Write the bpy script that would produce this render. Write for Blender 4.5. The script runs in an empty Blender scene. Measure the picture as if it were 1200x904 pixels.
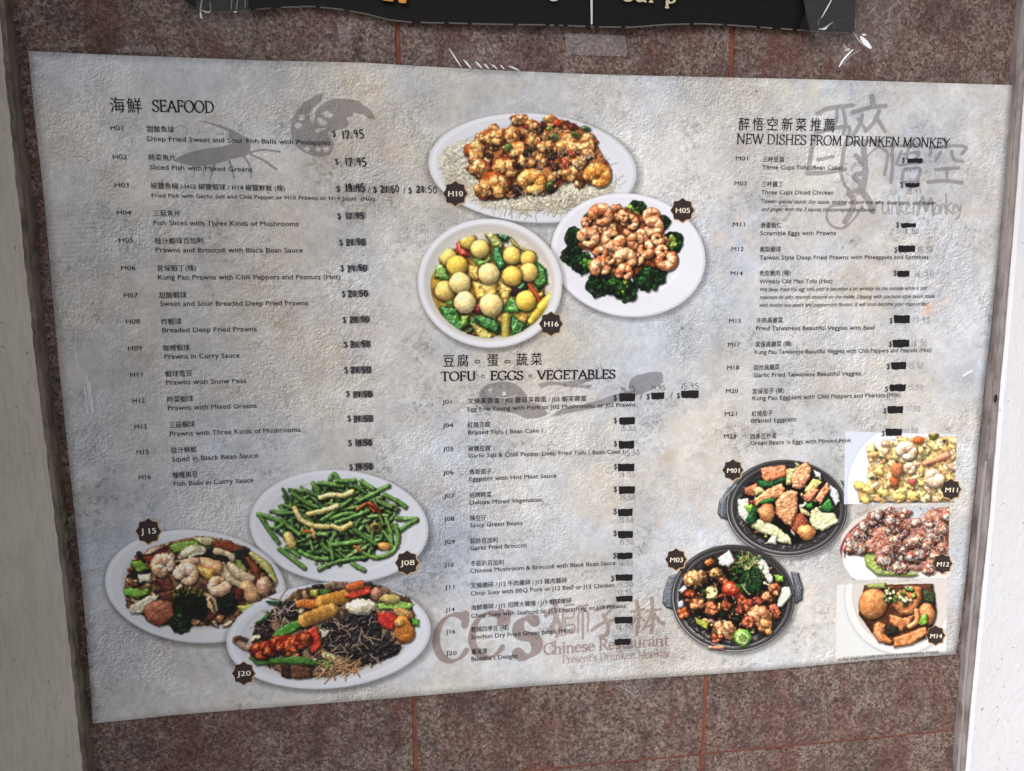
import bpy, bmesh, math, random, os, time
T0 = time.time()
import numpy as np
from mathutils import Matrix, Vector
random.seed(7)
S = bpy.context.scene
COL = S.collection

# ------------------------------------------------------------------ camera
FPX = 877.9125
CAM = np.array([-.149, -.7109, .1254])
_r = np.array([-.1545, .013, -.1387]); _t = np.linalg.norm(_r); _k = _r/_t
_K = np.array([[0, -_k[2], _k[1]], [_k[2], 0, -_k[0]], [-_k[1], _k[0], 0]])
ROT = (np.eye(3)+math.sin(_t)*_K+(1-math.cos(_t))*_K@_K) @ np.array([[1, 0, 0], [0, 0, -1], [0, 1, 0.]])
cd = bpy.data.cameras.new('camera'); cam = bpy.data.objects.new('camera', cd); COL.objects.link(cam)
cam.matrix_world = Matrix([list(ROT[i])+[CAM[i]] for i in range(3)]+[[0, 0, 0, 1]])
cd.sensor_width = 36; cd.lens = 36*FPX/1200; cd.clip_start = .01; cd.clip_end = 400
S.camera = cam

# ------------------------------------------------------------------ light
SUN_EL, SUN_AZ = 36, -46          # azimuth: degrees from straight out of the wall (-Y) towards +X
world = bpy.data.worlds.new('World'); S.world = world; world.use_nodes = True
wn = world.node_tree.nodes; wl = world.node_tree.links
sky = wn.new('ShaderNodeTexSky'); sky.sky_type = 'NISHITA'; sky.sun_disc = False
sky.sun_elevation = math.radians(SUN_EL); sky.sun_rotation = math.radians(180-SUN_AZ)
sky.air_density = 1.0; sky.dust_density = 4.0; sky.ozone_density = 1.0
hs = wn.new('ShaderNodeHueSaturation'); hs.inputs['Saturation'].default_value = .45; wl.new(sky.outputs[0], hs.inputs['Color']); wl.new(hs.outputs[0], wn['Background'].inputs[0]); wn['Background'].inputs[1].default_value = .07
sd_ = bpy.data.lights.new('sun', 'SUN'); sun = bpy.data.objects.new('sun', sd_); COL.objects.link(sun)
sd_.energy = 1.3; sd_.angle = math.radians(36); sd_.color = (1.0, .985, .975)
_d = Vector((math.sin(math.radians(SUN_AZ))*math.cos(math.radians(SUN_EL)),
             -math.cos(math.radians(SUN_AZ))*math.cos(math.radians(SUN_EL)), math.sin(math.radians(SUN_EL))))
sun.rotation_euler = _d.to_track_quat('Z', 'Y').to_euler()
S.view_settings.view_transform = 'Standard'; S.view_settings.look = 'None'
S.view_settings.gamma = 1; S.view_settings.exposure = 1.18
S.view_settings.use_curve_mapping = False

# ------------------------------------------------------------------ geometry helpers
WALL_Y = .003
def disp(X, Z):                     # the laminated sheet does not lie perfectly flat
    return .0010*math.sin(9*X+1.3*math.sin(5*Z)+.7)*math.cos(7*Z+.4) + .0004*math.sin(21*X+9*Z) + .0010 + .0030*math.exp(-((X-.455)**2+(Z+.31)**2)/.004) + .0022*math.exp(-((X+.455)**2+(Z+.31)**2)/.006)
def hit(x, y, Y=0.0):               # a point measured in the photograph, on the plane at depth Y
    d = ROT @ np.array([(x-600)/FPX, -(y-452)/FPX, -1.]); t = (Y-CAM[1])/d[1]; return CAM+t*d
def on(x, y, lift=0.0):             # the same, on the sheet itself: (X, Z)
    Y = 0.0
    for _ in range(3):
        p = hit(x, y, Y); Y = -disp(p[0], p[2])
    return p[0], p[2]
def lay(X, Z, lift): return (X, -disp(X, Z)-lift, Z)

def mesh_obj(name, verts, faces, mats, parent=None, smooth=False, midx=None):
    me = bpy.data.meshes.new(name); me.from_pydata(verts, [], faces); me.update()
    for m in (mats if isinstance(mats, (list, tuple)) else [mats]): me.materials.append(m)
    if midx is not None: me.polygons.foreach_set('material_index', midx)
    if smooth: me.polygons.foreach_set('use_smooth', [True]*len(me.polygons))
    o = bpy.data.objects.new(name, me); COL.objects.link(o)
    if parent: o.parent = parent
    return o
def tag(o, label=None, cat=None, group=None, kind=None):
    if label: o['label'] = label
    if cat: o['category'] = cat
    if group: o['group'] = group
    if kind: o['kind'] = kind
    return o
def empty(name, loc):
    o = bpy.data.objects.new(name, None); COL.objects.link(o); o.location = loc; o.empty_display_size = .05; return o
def adopt(o, p):                    # children are modelled in world space
    o.parent = p; o.matrix_parent_inverse = Matrix.Translation(-Vector(p.location)); return o
def box(name, x0, x1, y0, y1, z0, z1, mat, bev=0, seg=2):
    bm = bmesh.new(); bmesh.ops.create_cube(bm, size=1)
    for v in bm.verts: v.co = Vector(((x0+x1)/2+v.co.x*(x1-x0), (y0+y1)/2+v.co.y*(y1-y0), (z0+z1)/2+v.co.z*(z1-z0)))
    if bev: bmesh.ops.bevel(bm, geom=bm.edges[:], offset=bev, segments=seg, affect='EDGES', profile=.6)
    me = bpy.data.meshes.new(name); bm.to_mesh(me); bm.free(); me.materials.append(mat)
    o = bpy.data.objects.new(name, me); COL.objects.link(o); return o
def catmull(pts, n=6):
    p = [pts[0]]+list(pts)+[pts[-1]]; out = []
    for i in range(1, len(p)-2):
        a, b, c, d = [np.array(q, float) for q in p[i-1:i+3]]
        for k in range(n):
            t = k/n; out.append(tuple(.5*(2*b+(c-a)*t+(2*a-5*b+4*c-d)*t*t+(3*b-a-3*c+d)*t**3)))
    out.append(tuple(pts[-1])); return out
def ribbon(pts, w):                 # 2D stroke -> verts, faces
    n = len(pts); V = []; F = []
    for i, p in enumerate(pts):
        a = pts[max(0, i-1)]; b = pts[min(n-1, i+1)]
        dx, dy = b[0]-a[0], b[1]-a[1]; L = math.hypot(dx, dy) or 1
        ww = (w[i] if hasattr(w, '__len__') else w)/2
        V += [(p[0]-dy/L*ww, p[1]+dx/L*ww), (p[0]+dy/L*ww, p[1]-dx/L*ww)]
    for i in range(n-1): F.append((2*i, 2*i+1, 2*i+3, 2*i+2))
    return V, F

# ------------------------------------------------------------------ materials
def nmat(name, rough=.5, spec=.5):
    m = bpy.data.materials.new(name); m.use_nodes = True
    b = m.node_tree.nodes['Principled BSDF']; b.inputs['Roughness'].default_value = rough
    b.inputs['Specular IOR Level'].default_value = spec
    return m, m.node_tree.nodes, m.node_tree.links, b
def flat(name, c, rough=.5, spec=.5):
    m, n, l, b = nmat(name, rough, spec); b.inputs['Base Color'].default_value = (*c, 1); return m
def srgb(*c): return tuple(((v/255)/12.92 if v <= 10 else ((v/255+.055)/1.055)**2.4) for v in c)
def ramp(n, pts):
    r = n.new('ShaderNodeValToRGB'); e = r.color_ramp.elements
    while len(e) < len(pts): e.new(.5)
    for i, (p, c) in enumerate(pts): e[i].position = p; e[i].color = (*c, 1)
    return r
def noise(n, l, co, sc, det=3, rough=.55, dist=0):
    t = n.new('ShaderNodeTexNoise'); t.inputs['Scale'].default_value = sc; t.inputs['Detail'].default_value = det
    t.inputs['Roughness'].default_value = rough; t.inputs['Distortion'].default_value = dist; l.new(co, t.inputs['Vector']); return t
def mixc(n, l, f, a, b, typ='MIX'):
    m = n.new('ShaderNodeMix'); m.data_type = 'RGBA'; m.blend_type = typ
    for s, v in ((0, f), (6, a), (7, b)):
        if hasattr(v, 'is_output'): l.new(v, m.inputs[s])
        else: m.inputs[s].default_value = v if s == 0 else (*v, 1)
    return m.outputs[2]
def mapping(n, l, rot=(0, 0, 0), sc=(1, 1, 1), loc=(0, 0, 0)):
    g = n.new('ShaderNodeNewGeometry'); mp = n.new('ShaderNodeMapping'); l.new(g.outputs['Position'], mp.inputs[0])
    mp.inputs['Rotation'].default_value = rot; mp.inputs['Scale'].default_value = sc; mp.inputs['Location'].default_value = loc
    return mp.outputs[0]

def granite():
    m, n, l, b = nmat('polished_granite', .34, .3)
    oi = n.new('ShaderNodeObjectInfo')
    g = n.new('ShaderNodeNewGeometry'); va = n.new('ShaderNodeVectorMath'); va.operation = 'ADD'
    sc_ = n.new('ShaderNodeMath'); sc_.operation = 'MULTIPLY'; sc_.inputs[1].default_value = 3.7; l.new(oi.outputs['Random'], sc_.inputs[0])
    l.new(g.outputs['Position'], va.inputs[0]); l.new(sc_.outputs[0], va.inputs[1]); co = va.outputs[0]
    n1 = noise(n, l, co, 430, 4, .8)
    r1 = ramp(n, [(.36, srgb(34, 28, 28)), (.44, srgb(84, 74, 70)), (.51, srgb(124, 112, 106)), (.57, srgb(164, 152, 144)), (.66, srgb(222, 212, 204))])
    l.new(n1.outputs[0], r1.inputs[0])
    v = n.new('ShaderNodeTexVoronoi'); v.inputs['Scale'].default_value = 340; l.new(co, v.inputs['Vector'])
    r2 = ramp(n, [(0, srgb(40, 32, 32)), (.35, srgb(116, 88, 80)), (.6, srgb(128, 120, 114)), (1, srgb(190, 178, 170))])
    sx = n.new('ShaderNodeSeparateColor'); l.new(v.outputs['Color'], sx.inputs[0]); l.new(sx.outputs[0], r2.inputs[0])
    c = mixc(n, l, .45, r1.outputs[0], r2.outputs[0])
    # rust-red veins running diagonally
    mp = n.new('ShaderNodeMapping'); l.new(co, mp.inputs[0]); mp.inputs['Rotation'].default_value = (0, math.radians(-28), 0)
    mp.inputs['Scale'].default_value = (30, 30, 8)
    n3 = noise(n, l, mp.outputs[0], 1.0, 5, .65, .6); r3 = ramp(n, [(.47, (0, 0, 0)), (.56, (.6, .6, .6)), (.68, (1, 1, 1))]); l.new(n3.outputs[0], r3.inputs[0])
    c = mixc(n, l, r3.outputs[0], c, mixc(n, l, .55, c, srgb(100, 46, 40)))
    n4 = noise(n, l, co, 26, 4, .7); r4 = ramp(n, [(.36, (1, 1, 1)), (.52, (0, 0, 0))]); l.new(n4.outputs[0], r4.inputs[0])
    c = mixc(n, l, r4.outputs[0], c, mixc(n, l, .42, c, srgb(54, 46, 50)))
    n5 = noise(n, l, co, 60, 5, .7); r5 = ramp(n, [(.56, (0, 0, 0)), (.7, (.5, .5, .5))]); l.new(n5.outputs[0], r5.inputs[0])
    c = mixc(n, l, r5.outputs[0], c, mixc(n, l, .5, c, srgb(132, 76, 58)))
    c = mixc(n, l, 1, c, (.70, .625, .605), 'MULTIPLY')
    l.new(c, b.inputs['Base Color'])
    bp = n.new('ShaderNodeBump'); bp.inputs['Strength'].default_value = .12; bp.inputs['Distance'].default_value = .0006
    l.new(n1.outputs[0], bp.inputs['Height']); l.new(bp.outputs[0], b.inputs['Normal'])
    rr = n.new('ShaderNodeMapRange'); rr.inputs[3].default_value = .42; rr.inputs[4].default_value = .62; l.new(n5.outputs[0], rr.inputs[0]); l.new(rr.outputs[0], b.inputs['Roughness'])
    return m
M_GRAN = granite()

def stucco(name, base, dirt, wavy):
    m, n, l, b = nmat(name, .75, .25)
    co = mapping(n, l); warp = noise(n, l, co, 7, 3)
    cs = mapping(n, l, sc=(1, 1, .16) if wavy else (1, 1, .8))
    mx = n.new('ShaderNodeVectorMath'); mx.operation = 'MULTIPLY_ADD'; l.new(warp.outputs['Color'], mx.inputs[0]); mx.inputs[1].default_value = (.018, .018, .018); l.new(cs, mx.inputs[2])
    n1 = noise(n, l, mx.outputs[0], 230 if wavy else 120, 4, .6)
    n2 = noise(n, l, co, 38 if not wavy else 60, 5, .65); n3 = noise(n, l, co, 6, 4); n4 = noise(n, l, co, 170, 2)
    r3 = ramp(n, [(.35, dirt), (.62, base)]); l.new(n3.outputs[0], r3.inputs[0])
    r4 = ramp(n, [(.26, (1, 1, 1)), (.31, (0, 0, 0))]); l.new(n4.outputs[0], r4.inputs[0])
    c = mixc(n, l, .35, base, r3.outputs[0]); c = mixc(n, l, r4.outputs[0], c, mixc(n, l, .5, c, srgb(70, 64, 58)))
    r5 = ramp(n, [(.38, (.84, .84, .84)), (.55, (1, 1, 1))]); l.new(n1.outputs[0], r5.inputs[0])
    if wavy: c = mixc(n, l, .6, c, r5.outputs[0], 'MULTIPLY')
    l.new(c, b.inputs['Base Color'])
    ad = n.new('ShaderNodeMath'); ad.operation = 'MULTIPLY_ADD'; l.new(n2.outputs[0], ad.inputs[0]); ad.inputs[1].default_value = .9; l.new(n1.outputs[0], ad.inputs[2])
    bp = n.new('ShaderNodeBump'); bp.inputs['Strength'].default_value = .75 if wavy else .4; bp.inputs['Distance'].default_value = .0016 if wavy else .0030
    l.new(ad.outputs[0], bp.inputs['Height']); l.new(bp.outputs[0], b.inputs['Normal'])
    return m
M_BEIGE = stucco('beige_stucco', srgb(190, 184, 173), srgb(162, 153, 141), True)
M_WHITE = stucco('white_stucco', srgb(206, 206, 211), srgb(192, 191, 195), False)

def grimy(name, base, dark, rough=.55, sc=60, bump=.3):
    m, n, l, b = nmat(name, rough, .4); co = mapping(n, l, sc=(1, 1, .35))
    n1 = noise(n, l, co, sc, 6, .7); r = ramp(n, [(.36, dark), (.58, base)]); l.new(n1.outputs[0], r.inputs[0]); l.new(r.outputs[0], b.inputs['Base Color'])
    bp = n.new('ShaderNodeBump'); bp.inputs['Strength'].default_value = bump; bp.inputs['Distance'].default_value = .001
    l.new(n1.outputs[0], bp.inputs['Height']); l.new(bp.outputs[0], b.inputs['Normal']); return m
M_GROUT = grimy('terracotta_grout', srgb(132, 74, 60), srgb(98, 56, 48), .9, 300)
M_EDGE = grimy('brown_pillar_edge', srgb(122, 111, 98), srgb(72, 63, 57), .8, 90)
M_TRIM = grimy('grey_sealant_trim', srgb(132, 124, 124), srgb(84, 74, 74), .5, 60)
M_METAL = flat('bare_metal_edge', srgb(142, 138, 140), .5, .5)
M_CONC = grimy('pavement_concrete', (.50, .49, .48), (.38, .37, .36), .9, 4)
M_OCCLUDER = flat('occluder_paint', (.42, .40, .37), .9, .2)
M_INK = flat('printed_black_ink', srgb(24, 22, 24), .42, .2)
M_HEADINK = flat('heading_black_ink', srgb(30, 27, 28), .42, .2)
M_MARK = flat('black_marker', srgb(30, 27, 31), .5, .2)
M_PEN = flat('grey_pen', srgb(84, 80, 84), .45, .2)
M_PENL = flat('faded_pencil', srgb(118, 115, 118), .45, .5)
M_BADGE = flat('badge_brown', srgb(52, 43, 42), .42, .2)
M_GOLD = flat('badge_gold_line', srgb(196, 160, 122), .42, .5)
M_CREAM = flat('badge_cream', srgb(232, 222, 205), .42, .5)

# ------------------------------------------------------------------ the wall and its surroundings
wall = box('wall', -3, 3, WALL_Y+.0014, .25, -2.2, 1.4, M_GROUT); tag(wall, kind='structure')
wall['label'] = 'granite tiled wall with terracotta coloured grout behind the menu'
VX = [-.4645-.32, -.4645, -.1512, .1615, .4702, .79]; HZ = [-1.022, -.712, -.402, -.092, .218, .528, .838]
G = .0022; tid = 0
for i in range(len(VX)-1):
    for j in range(len(HZ)-1):
        if i in (0, 4): continue
        g0 = 0 if i == 1 else G; g1 = 0 if i == 3 else G
        gz = .0012
        t = box('tile', VX[i]+g0-(.03 if i == 1 else 0), VX[i+1]-g1+(.03 if i == 3 else 0), WALL_Y-.0003*random.random(), WALL_Y+.012, HZ[j]+gz, HZ[j+1]-gz, M_GRAN, .0004, 1)
        t.parent = wall
# beige pillar on the left: front face, darker return
def trace_x(pts, Y):
    P = sorted([(hit(x, y, Y)[2], hit(x, y, Y)[0]) for x, y in pts]); zs = [p[0] for p in P]; xs = [p[1] for p in P]
    return lambda z: float(np.interp(z, zs, xs))
LF = trace_x([(1, -10), (25, 226), (49, 452), (77, 678), (101, 904), (107, 960)], -.018)
LR = trace_x([(12, -10), (38, 226), (61, 452), (88, 678), (111, 904), (117, 960)], WALL_Y)
def pillar(name, front_x, ret_x, side, depth, far, mats, chip):
    N = 220; V = []; F = []; mi = []
    for k in range(N+1):
        z = -2.2+3.2*k/N if False else (-.75+1.35*k/N)
        j = chip*(random.random()**5)*2.2; j2 = chip*(random.random()-.5)*.7
        xf = front_x(z)+side*(-j2); xr = ret_x(z)+side*(-j*1.0+chip*.3)
        V += [(far, -depth, z), (xf-side*.003, -depth, z), (xf, -depth+.0025, z), (xr, WALL_Y-.0005, z), (xr, .1, z)]
    for k in range(N):
        for q in range(4):
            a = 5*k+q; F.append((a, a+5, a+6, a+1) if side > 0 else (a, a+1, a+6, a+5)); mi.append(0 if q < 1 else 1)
    o = mesh_obj(name, V, F, mats, midx=mi); return o
lp = pillar('stucco_pillar', LF, LR, 1, .018, -.80, [M_BEIGE, M_EDGE], .0016)
tag(lp, 'beige wavy textured stucco pillar in shade, left of the menu', 'pillar')
# white pillar on the right and the grey sealant strip in its corner
SL = [(1196, -10), (1187, 100), (1180, 200), (1173, 300), (1165, 400), (1159, 450), (1153, 520), (1145, 600), (1136, 700), (1127, 800), (1119, 904), (1115, 960)]
SR = [(1208, -10), (1200, 100), (1193, 200), (1185, 300), (1177, 400), (1172, 450), (1167, 520), (1160, 600), (1150, 700), (1140, 800), (1131, 904), (1126, 960)]
XL = trace_x(SL, -.002); XR = trace_x(SR, -.008)
rp = pillar('stucco_pillar', lambda z: XR(z)+.0005, lambda z: XR(z)+.0015, -1, .0105, .80, [M_WHITE, M_WHITE], .0006)
tag(rp, 'white rough stucco pillar in brighter light, right of the menu', 'pillar')
V = []; F = []; N = 200
prof = [(0, 0), (.06, -.0045), (.18, -.0062), (.3, -.0048), (.42, -.0060), (.7, -.0082), (.92, -.0078), (1.0, -.005), (1.02, .002)]
for k in range(N+1):
    z = -.75+1.35*k/N; a = XL(z); b_ = XR(z)+.0006; a -= .0005*math.sin(z*60)+random.random()*.0004
    for (u, y) in prof: V.append((a+(b_-a)*u, y+.0005*math.sin(z*40+u*5)+(WALL_Y if u in (0, 1.02) else 0), z))
m_ = len(prof)
for k in range(N):
    for q in range(m_-1): a = k*m_+q; F.append((a, a+1, a+m_+1, a+m_))
trim = mesh_obj('corner_trim', V, F, M_TRIM, smooth=True); tag(trim, 'grimy grey sealant strip running down between granite and white pillar', 'trim')
V = []; F = []
for k in range(61):
    z = hit(0, 0)[2]*0 + (-.50+.42*k/60); a = XL(z)+.0002
    V += [(a, -.0046, z), (a+.0011, -.0072, z), (a+.0022, -.0066, z)]
for k in range(60):
    for q in range(2): a = 3*k+q; F.append((a, a+1, a+4, a+3))
mb = mesh_obj('metal_bead', V, F, M_METAL, trim)
hx = hit(1166.5, 467, -.0085)
V = []; F = []
for k in range(14):
    a = k/14*2*math.pi; V.append((hx[0]+.0021*math.cos(a), -.0089, hx[2]+.0046*math.sin(a)))
F.append(tuple(range(14))); mesh_obj('nail_hole', V, F, flat('hole_dark', (.01, .008, .008), .9), trim)
# canopy and side wall: unseen, added to shade the wall; pavement lies off-frame
sof = box('occluder', -3, 3, -.50, .0, .80, .95, M_OCCLUDER); tag(sof, 'unseen flat canopy over the shopfront wall', 'occluder')
sw = box('side_occluder', -.90, -.66, -.62, -.02, -1.62, .80, M_OCCLUDER); tag(sw, 'unseen side wall added to shade the left of the menu', 'wall')
gr = box('pavement', -60, 60, -60, .3, -1.72, -1.62, M_CONC); tag(gr, kind='structure')

# ------------------------------------------------------------------ the printed sheet's artwork, painted as a flat image in sheet space
PW, PH = .914, .6115; TS = 2500.0                    # texels per metre
MX = .012                                            # margin round the sheet
TW, TH = int((PW+2*MX)*TS), int((PH+2*MX)*TS)
CV = np.zeros((TH, TW, 3), np.float32)               # row 0 = top of the sheet
def tx(X, Z): return (X+PW/2+MX)*TS, (PH/2+MX-Z)*TS
jj, ii = np.meshgrid(np.arange(TW)+.5, np.arange(TH)+.5)
_X = jj/TS-PW/2-MX; _Z = PH/2+MX-ii/TS
_d = np.stack([_X-CAM[0], np.full_like(_X, -CAM[1]-.0012), _Z-CAM[2]], -1) @ ROT
PXX = (600+FPX*_d[..., 0]/-_d[..., 2]).astype(np.float32); PXY = (452-FPX*_d[..., 1]/-_d[..., 2]).astype(np.float32)
del _d, _X, _Z
RNG = np.random.default_rng(5)
TAB = RNG.random((256, 256)).astype(np.float32)
def N2(x, y, s=1.0, o=0):
    x = x*np.float32(s)+np.float32(o*17.3); y = y*np.float32(s)+np.float32(o*9.1); xi = np.floor(x).astype(np.int32); yi = np.floor(y).astype(np.int32)
    fx = x-xi; fy = y-yi; fx = fx*fx*(3-2*fx); fy = fy*fy*(3-2*fy)
    a = TAB[yi & 255, xi & 255]; b = TAB[yi & 255, (xi+1) & 255]; c = TAB[(yi+1) & 255, xi & 255]; d = TAB[(yi+1) & 255, (xi+1) & 255]
    return (a*(1-fx)+b*fx)*(1-fy)+(c*(1-fx)+d*fx)*fy
def FB(x, y, s, o=0, k=4, g=.55):
    x = np.asarray(x, np.float32); y = np.asarray(y, np.float32); r = 0; a = 1; t = 0
    for i in range(k): r = r+a*N2(x, y, s, o+i*3); t += a; a *= g; s *= 2.03
    return r/t
def C(*c): return np.array(c, np.float32)/255
def win(x0, y0, x1, y1, pad=3):
    a = [on(x, y) for x in (x0-pad, x1+pad) for y in (y0-pad, y1+pad)]; t = [tx(*p) for p in a]
    c0 = max(0, int(min(q[0] for q in t))); c1 = min(TW, int(max(q[0] for q in t))+1); r0 = max(0, int(min(q[1] for q in t))); r1 = min(TH, int(max(q[1] for q in t))+1)
    return slice(r0, r1), slice(c0, c1)
# plaster background
def background():
    x, y = jj.astype(np.float32), ii.astype(np.float32)
    wx = x+14*FB(x, y, .02, 30, 2); wy = y+14*FB(x, y, .02, 33, 2)
    h = FB(wx, wy, .10, 1, 4, .85)
    h2 = FB(wx, wy, .30, 60, 2, .8)
    H = h*.9+h2*1.1+FB(wx, wy, .035, 71, 2)*.8
    em = (H-np.roll(np.roll(H, 2, 0), 2, 1))
    amp = .05+.25*np.clip((FB(x, y, .006, 7, 3)-.36)*2.8, 0, 1)
    base = np.ones_like(CV)*C(197, 197, 198)
    lo = FB(x, y, .0035, 11, 4); base += ((lo-.5)*.26)[..., None]
    warm = np.clip((FB(x, y, .0042, 21, 4)-.5)*3, -1, 1)[..., None]
    base = base+warm*np.array([.034, .008, -.034], np.float32)
    base = base+(em*amp)[..., None]*1.0
    base += ((FB(x, y, .022, 81, 4, .65)-.5)*.13)[..., None]; base += ((FB(x, y, .09, 85, 3, .7)-.5)*.12)[..., None]
    pt = np.clip((FB(x, y, .012, 91, 3, .6)-.52)*5, 0, 1); base -= (pt*np.clip(FB(x, y, .12, 95, 3, .75)-.5, 0, 1)*.55)[..., None]
    wp = np.clip((FB(x, y, .009, 101, 4, .65)-.56)*7, 0, 1)*np.clip(FB(x, y, .07, 105, 3, .7)*2-.6, 0, 1); base -= wp[..., None]*np.array([.02, .05, .085], np.float32)
    # fine dark pits and hairline cracks
    n = FB(x, y, .25, 41, 2, .6); base -= (np.clip(n-.82, 0, 1)*1.4)[..., None]
    # hairline scratches following the noise field's ridges
    r = np.abs(FB(wx, wy, .0065, 52, 4, .6)-.5); k = np.clip(1-r/.0022, 0, 1)*np.clip((FB(x, y, .008, 57, 2)-.50)*6, 0, 1)
    base -= (k*.34)[..., None]; base += (np.roll(k, 2, 0)*.14)[..., None]
    # combed trowel lines at the left
    g = np.exp(-(((PXX-90)/70)**2+((PXY-275)/45)**2)); base -= (g*.08*(np.sin(PXY*1.15+.12*PXX*.5+3*FB(x, y, .01, 3, 2)) > .2)*FB(x, y, .05, 8, 2))[..., None]
    # stains with shapes of their own
    for (px, py, rx, ry, col, k) in [(955, 110, 45, 26, (214, 206, 170), .5), (1170, 150, 22, 12, (196, 168, 138), .7), (1165, 112, 14, 8, (190, 172, 164), .7), (1085, 362, 9, 7, (214, 158, 120), .9), (1105, 345, 18, 16, (212, 184, 168), .6),
        (865, 275, 30, 30, (226, 204, 180), .55), (975, 262, 30, 16, (216, 196, 172), .5), (860, 325, 34, 18, (222, 204, 184), .5), (440, 382, 50, 18, (206, 176, 160), .35), (455, 180, 26, 10, (206, 178, 150), .5), (400, 178, 24, 8, (204, 180, 150), .4),
        (505, 408, 14, 26, (210, 178, 150), .35), (780, 535, 14, 8, (178, 156, 132), .7), (700, 590, 70, 30, (206, 190, 170), .5), (820, 610, 60, 40, (210, 190, 170), .5), (790, 500, 50, 14, (206, 198, 176), .5), (500, 570, 16, 18, (208, 176, 150), .5),
        (480, 490, 34, 6, (206, 180, 150), .4), (590, 100, 26, 18, (206, 190, 164), .4), (530, 103, 28, 7, (160, 166, 188), .5), (1110, 440, 30, 40, (182, 188, 204), .5), (1132, 500, 8, 5, (184, 150, 130), .7), (1148, 404, 5, 3, (176, 120, 104), .8), (1143, 248, 26, 8, (204, 176, 152), .5),
        (235, 400, 20, 9, (176, 150, 138), .35), (160, 418, 16, 7, (176, 150, 136), .3), (120, 715, 30, 16, (182, 166, 148), .35), (185, 750, 22, 10, (190, 168, 142), .35), (300, 790, 60, 10, (172, 178, 196), .35), (560, 800, 60, 14, (206, 198, 180), .5), (960, 690, 40, 34, (196, 184, 176), .45), (1130, 640, 18, 50, (168, 184, 198), .5), (130, 780, 30, 14, (160, 164, 176), .4)]:
        w = win(px-2*rx, py-2*ry, px+2*rx, py+2*ry); q = ((PXX[w]-px)/rx)**2+((PXY[w]-py)/ry)**2; m = np.clip(np.exp(-q)-.02, 0, 1)*np.clip((FB(x[w], y[w], .03, px, 4, .65)-.40)*4, 0, 1)*k
        t = np.array(col, np.float32)/255; base[w] = base[w]*(1-m[..., None]*.75)+t*(m[..., None]*.75)
    return base
CV[:] = background(); print('bg', time.time()-T0)

CLIP = [None]
LX, LY, LZ = -.38, -.62, .69
PC = [0]
def put(bb, f, col, soft=.35, bump=0, bs=.8, cv=.0, col2=None, cs=.25, ct=.5, spec=.0, sp=24, shd=.35, so=(.8, 1.2), sb=1.6, alpha=1, flatk=0, rim=.14, grain=.0):
    PC[0] += 1; o = PC[0]
    sl = win(*bb, pad=3+sb)
    X = PXX[sl]; Y = PXY[sl]
    if X.size == 0: return
    sd, h = f(X, Y)
    if CLIP[0] is not None: cm = CLIP[0](X, Y)
    else: cm = 1.0
    if shd:
        s2, _ = f(X-so[0], Y-so[1]); k = shd*np.clip(1-s2/sb, 0, 1)**1.5*cm; CV[sl] *= (1-k)[..., None]
    m = np.clip(.5-sd/soft, 0, 1)*alpha*cm
    if bump: h = h+bump*FB(X, Y, bs, o, 3, .6)
    gy, gx = np.gradient(h); s = 1/max(1e-6, float(abs(X[0, -1]-X[0, 0]))/max(1, X.shape[1]-1)); gx = gx*s; gy = gy*s
    inv = 1/np.sqrt(1+gx*gx+gy*gy); nl = np.clip((-gx*LX-gy*LY+LZ)*inv, 0, 1)
    shade = .52+.62*nl; shade = shade*(1-flatk)+flatk
    shade = shade*(1-rim*np.clip(1+sd/1.1, 0, 1))
    c = np.array(col, np.float32)/255*np.ones(X.shape+(1,), np.float32)
    if col2 is not None:
        t = np.clip((FB(X, Y, cs, o+50, 3, .6)-ct)*5+.5, 0, 1)[..., None]; c = c*(1-t)+np.array(col2, np.float32)/255*t
    if cv: c = c*(1+cv*(FB(X, Y, .5, o+90, 3, .6)-.5)*2)[..., None]
    c = c*shade[..., None]
    if spec:
        hz = np.clip((-gx*(-.22)-gy*(-.36)+.9)*inv, 0, 1); c = c+(spec*hz**sp*(.4+1.2*N2(X, Y, .9, o)))[..., None]
    CV[sl] = CV[sl]*(1-m[..., None])+np.clip(c, 0, 1)*m[..., None]
def blob(cx, cy, rx, ry, rot=0, col=(200, 200, 200), wob=.12, hk=1.0, power=2, **k):
    ca, sa = math.cos(math.radians(rot)), math.sin(math.radians(rot)); R = max(rx, ry)*1.25; o = random.random()*50; mn = min(rx, ry)
    def f(X, Y):
        dx = X-cx; dy = Y-cy; u = (dx*ca+dy*sa)/rx; v = (-dx*sa+dy*ca)/ry
        if wob: n = 1+wob*2*(FB(X, Y, 1.6/mn if mn > 2 else .5, o, 2)-.5)
        else: n = 1
        q = (np.abs(u)**power+np.abs(v)**power)**(1/power)/n
        return (q-1)*mn, hk*mn*np.sqrt(np.clip(1-q*q, 0, 1))
    put((cx-R, cy-R, cx+R, cy+R), f, col, **k)
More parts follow.
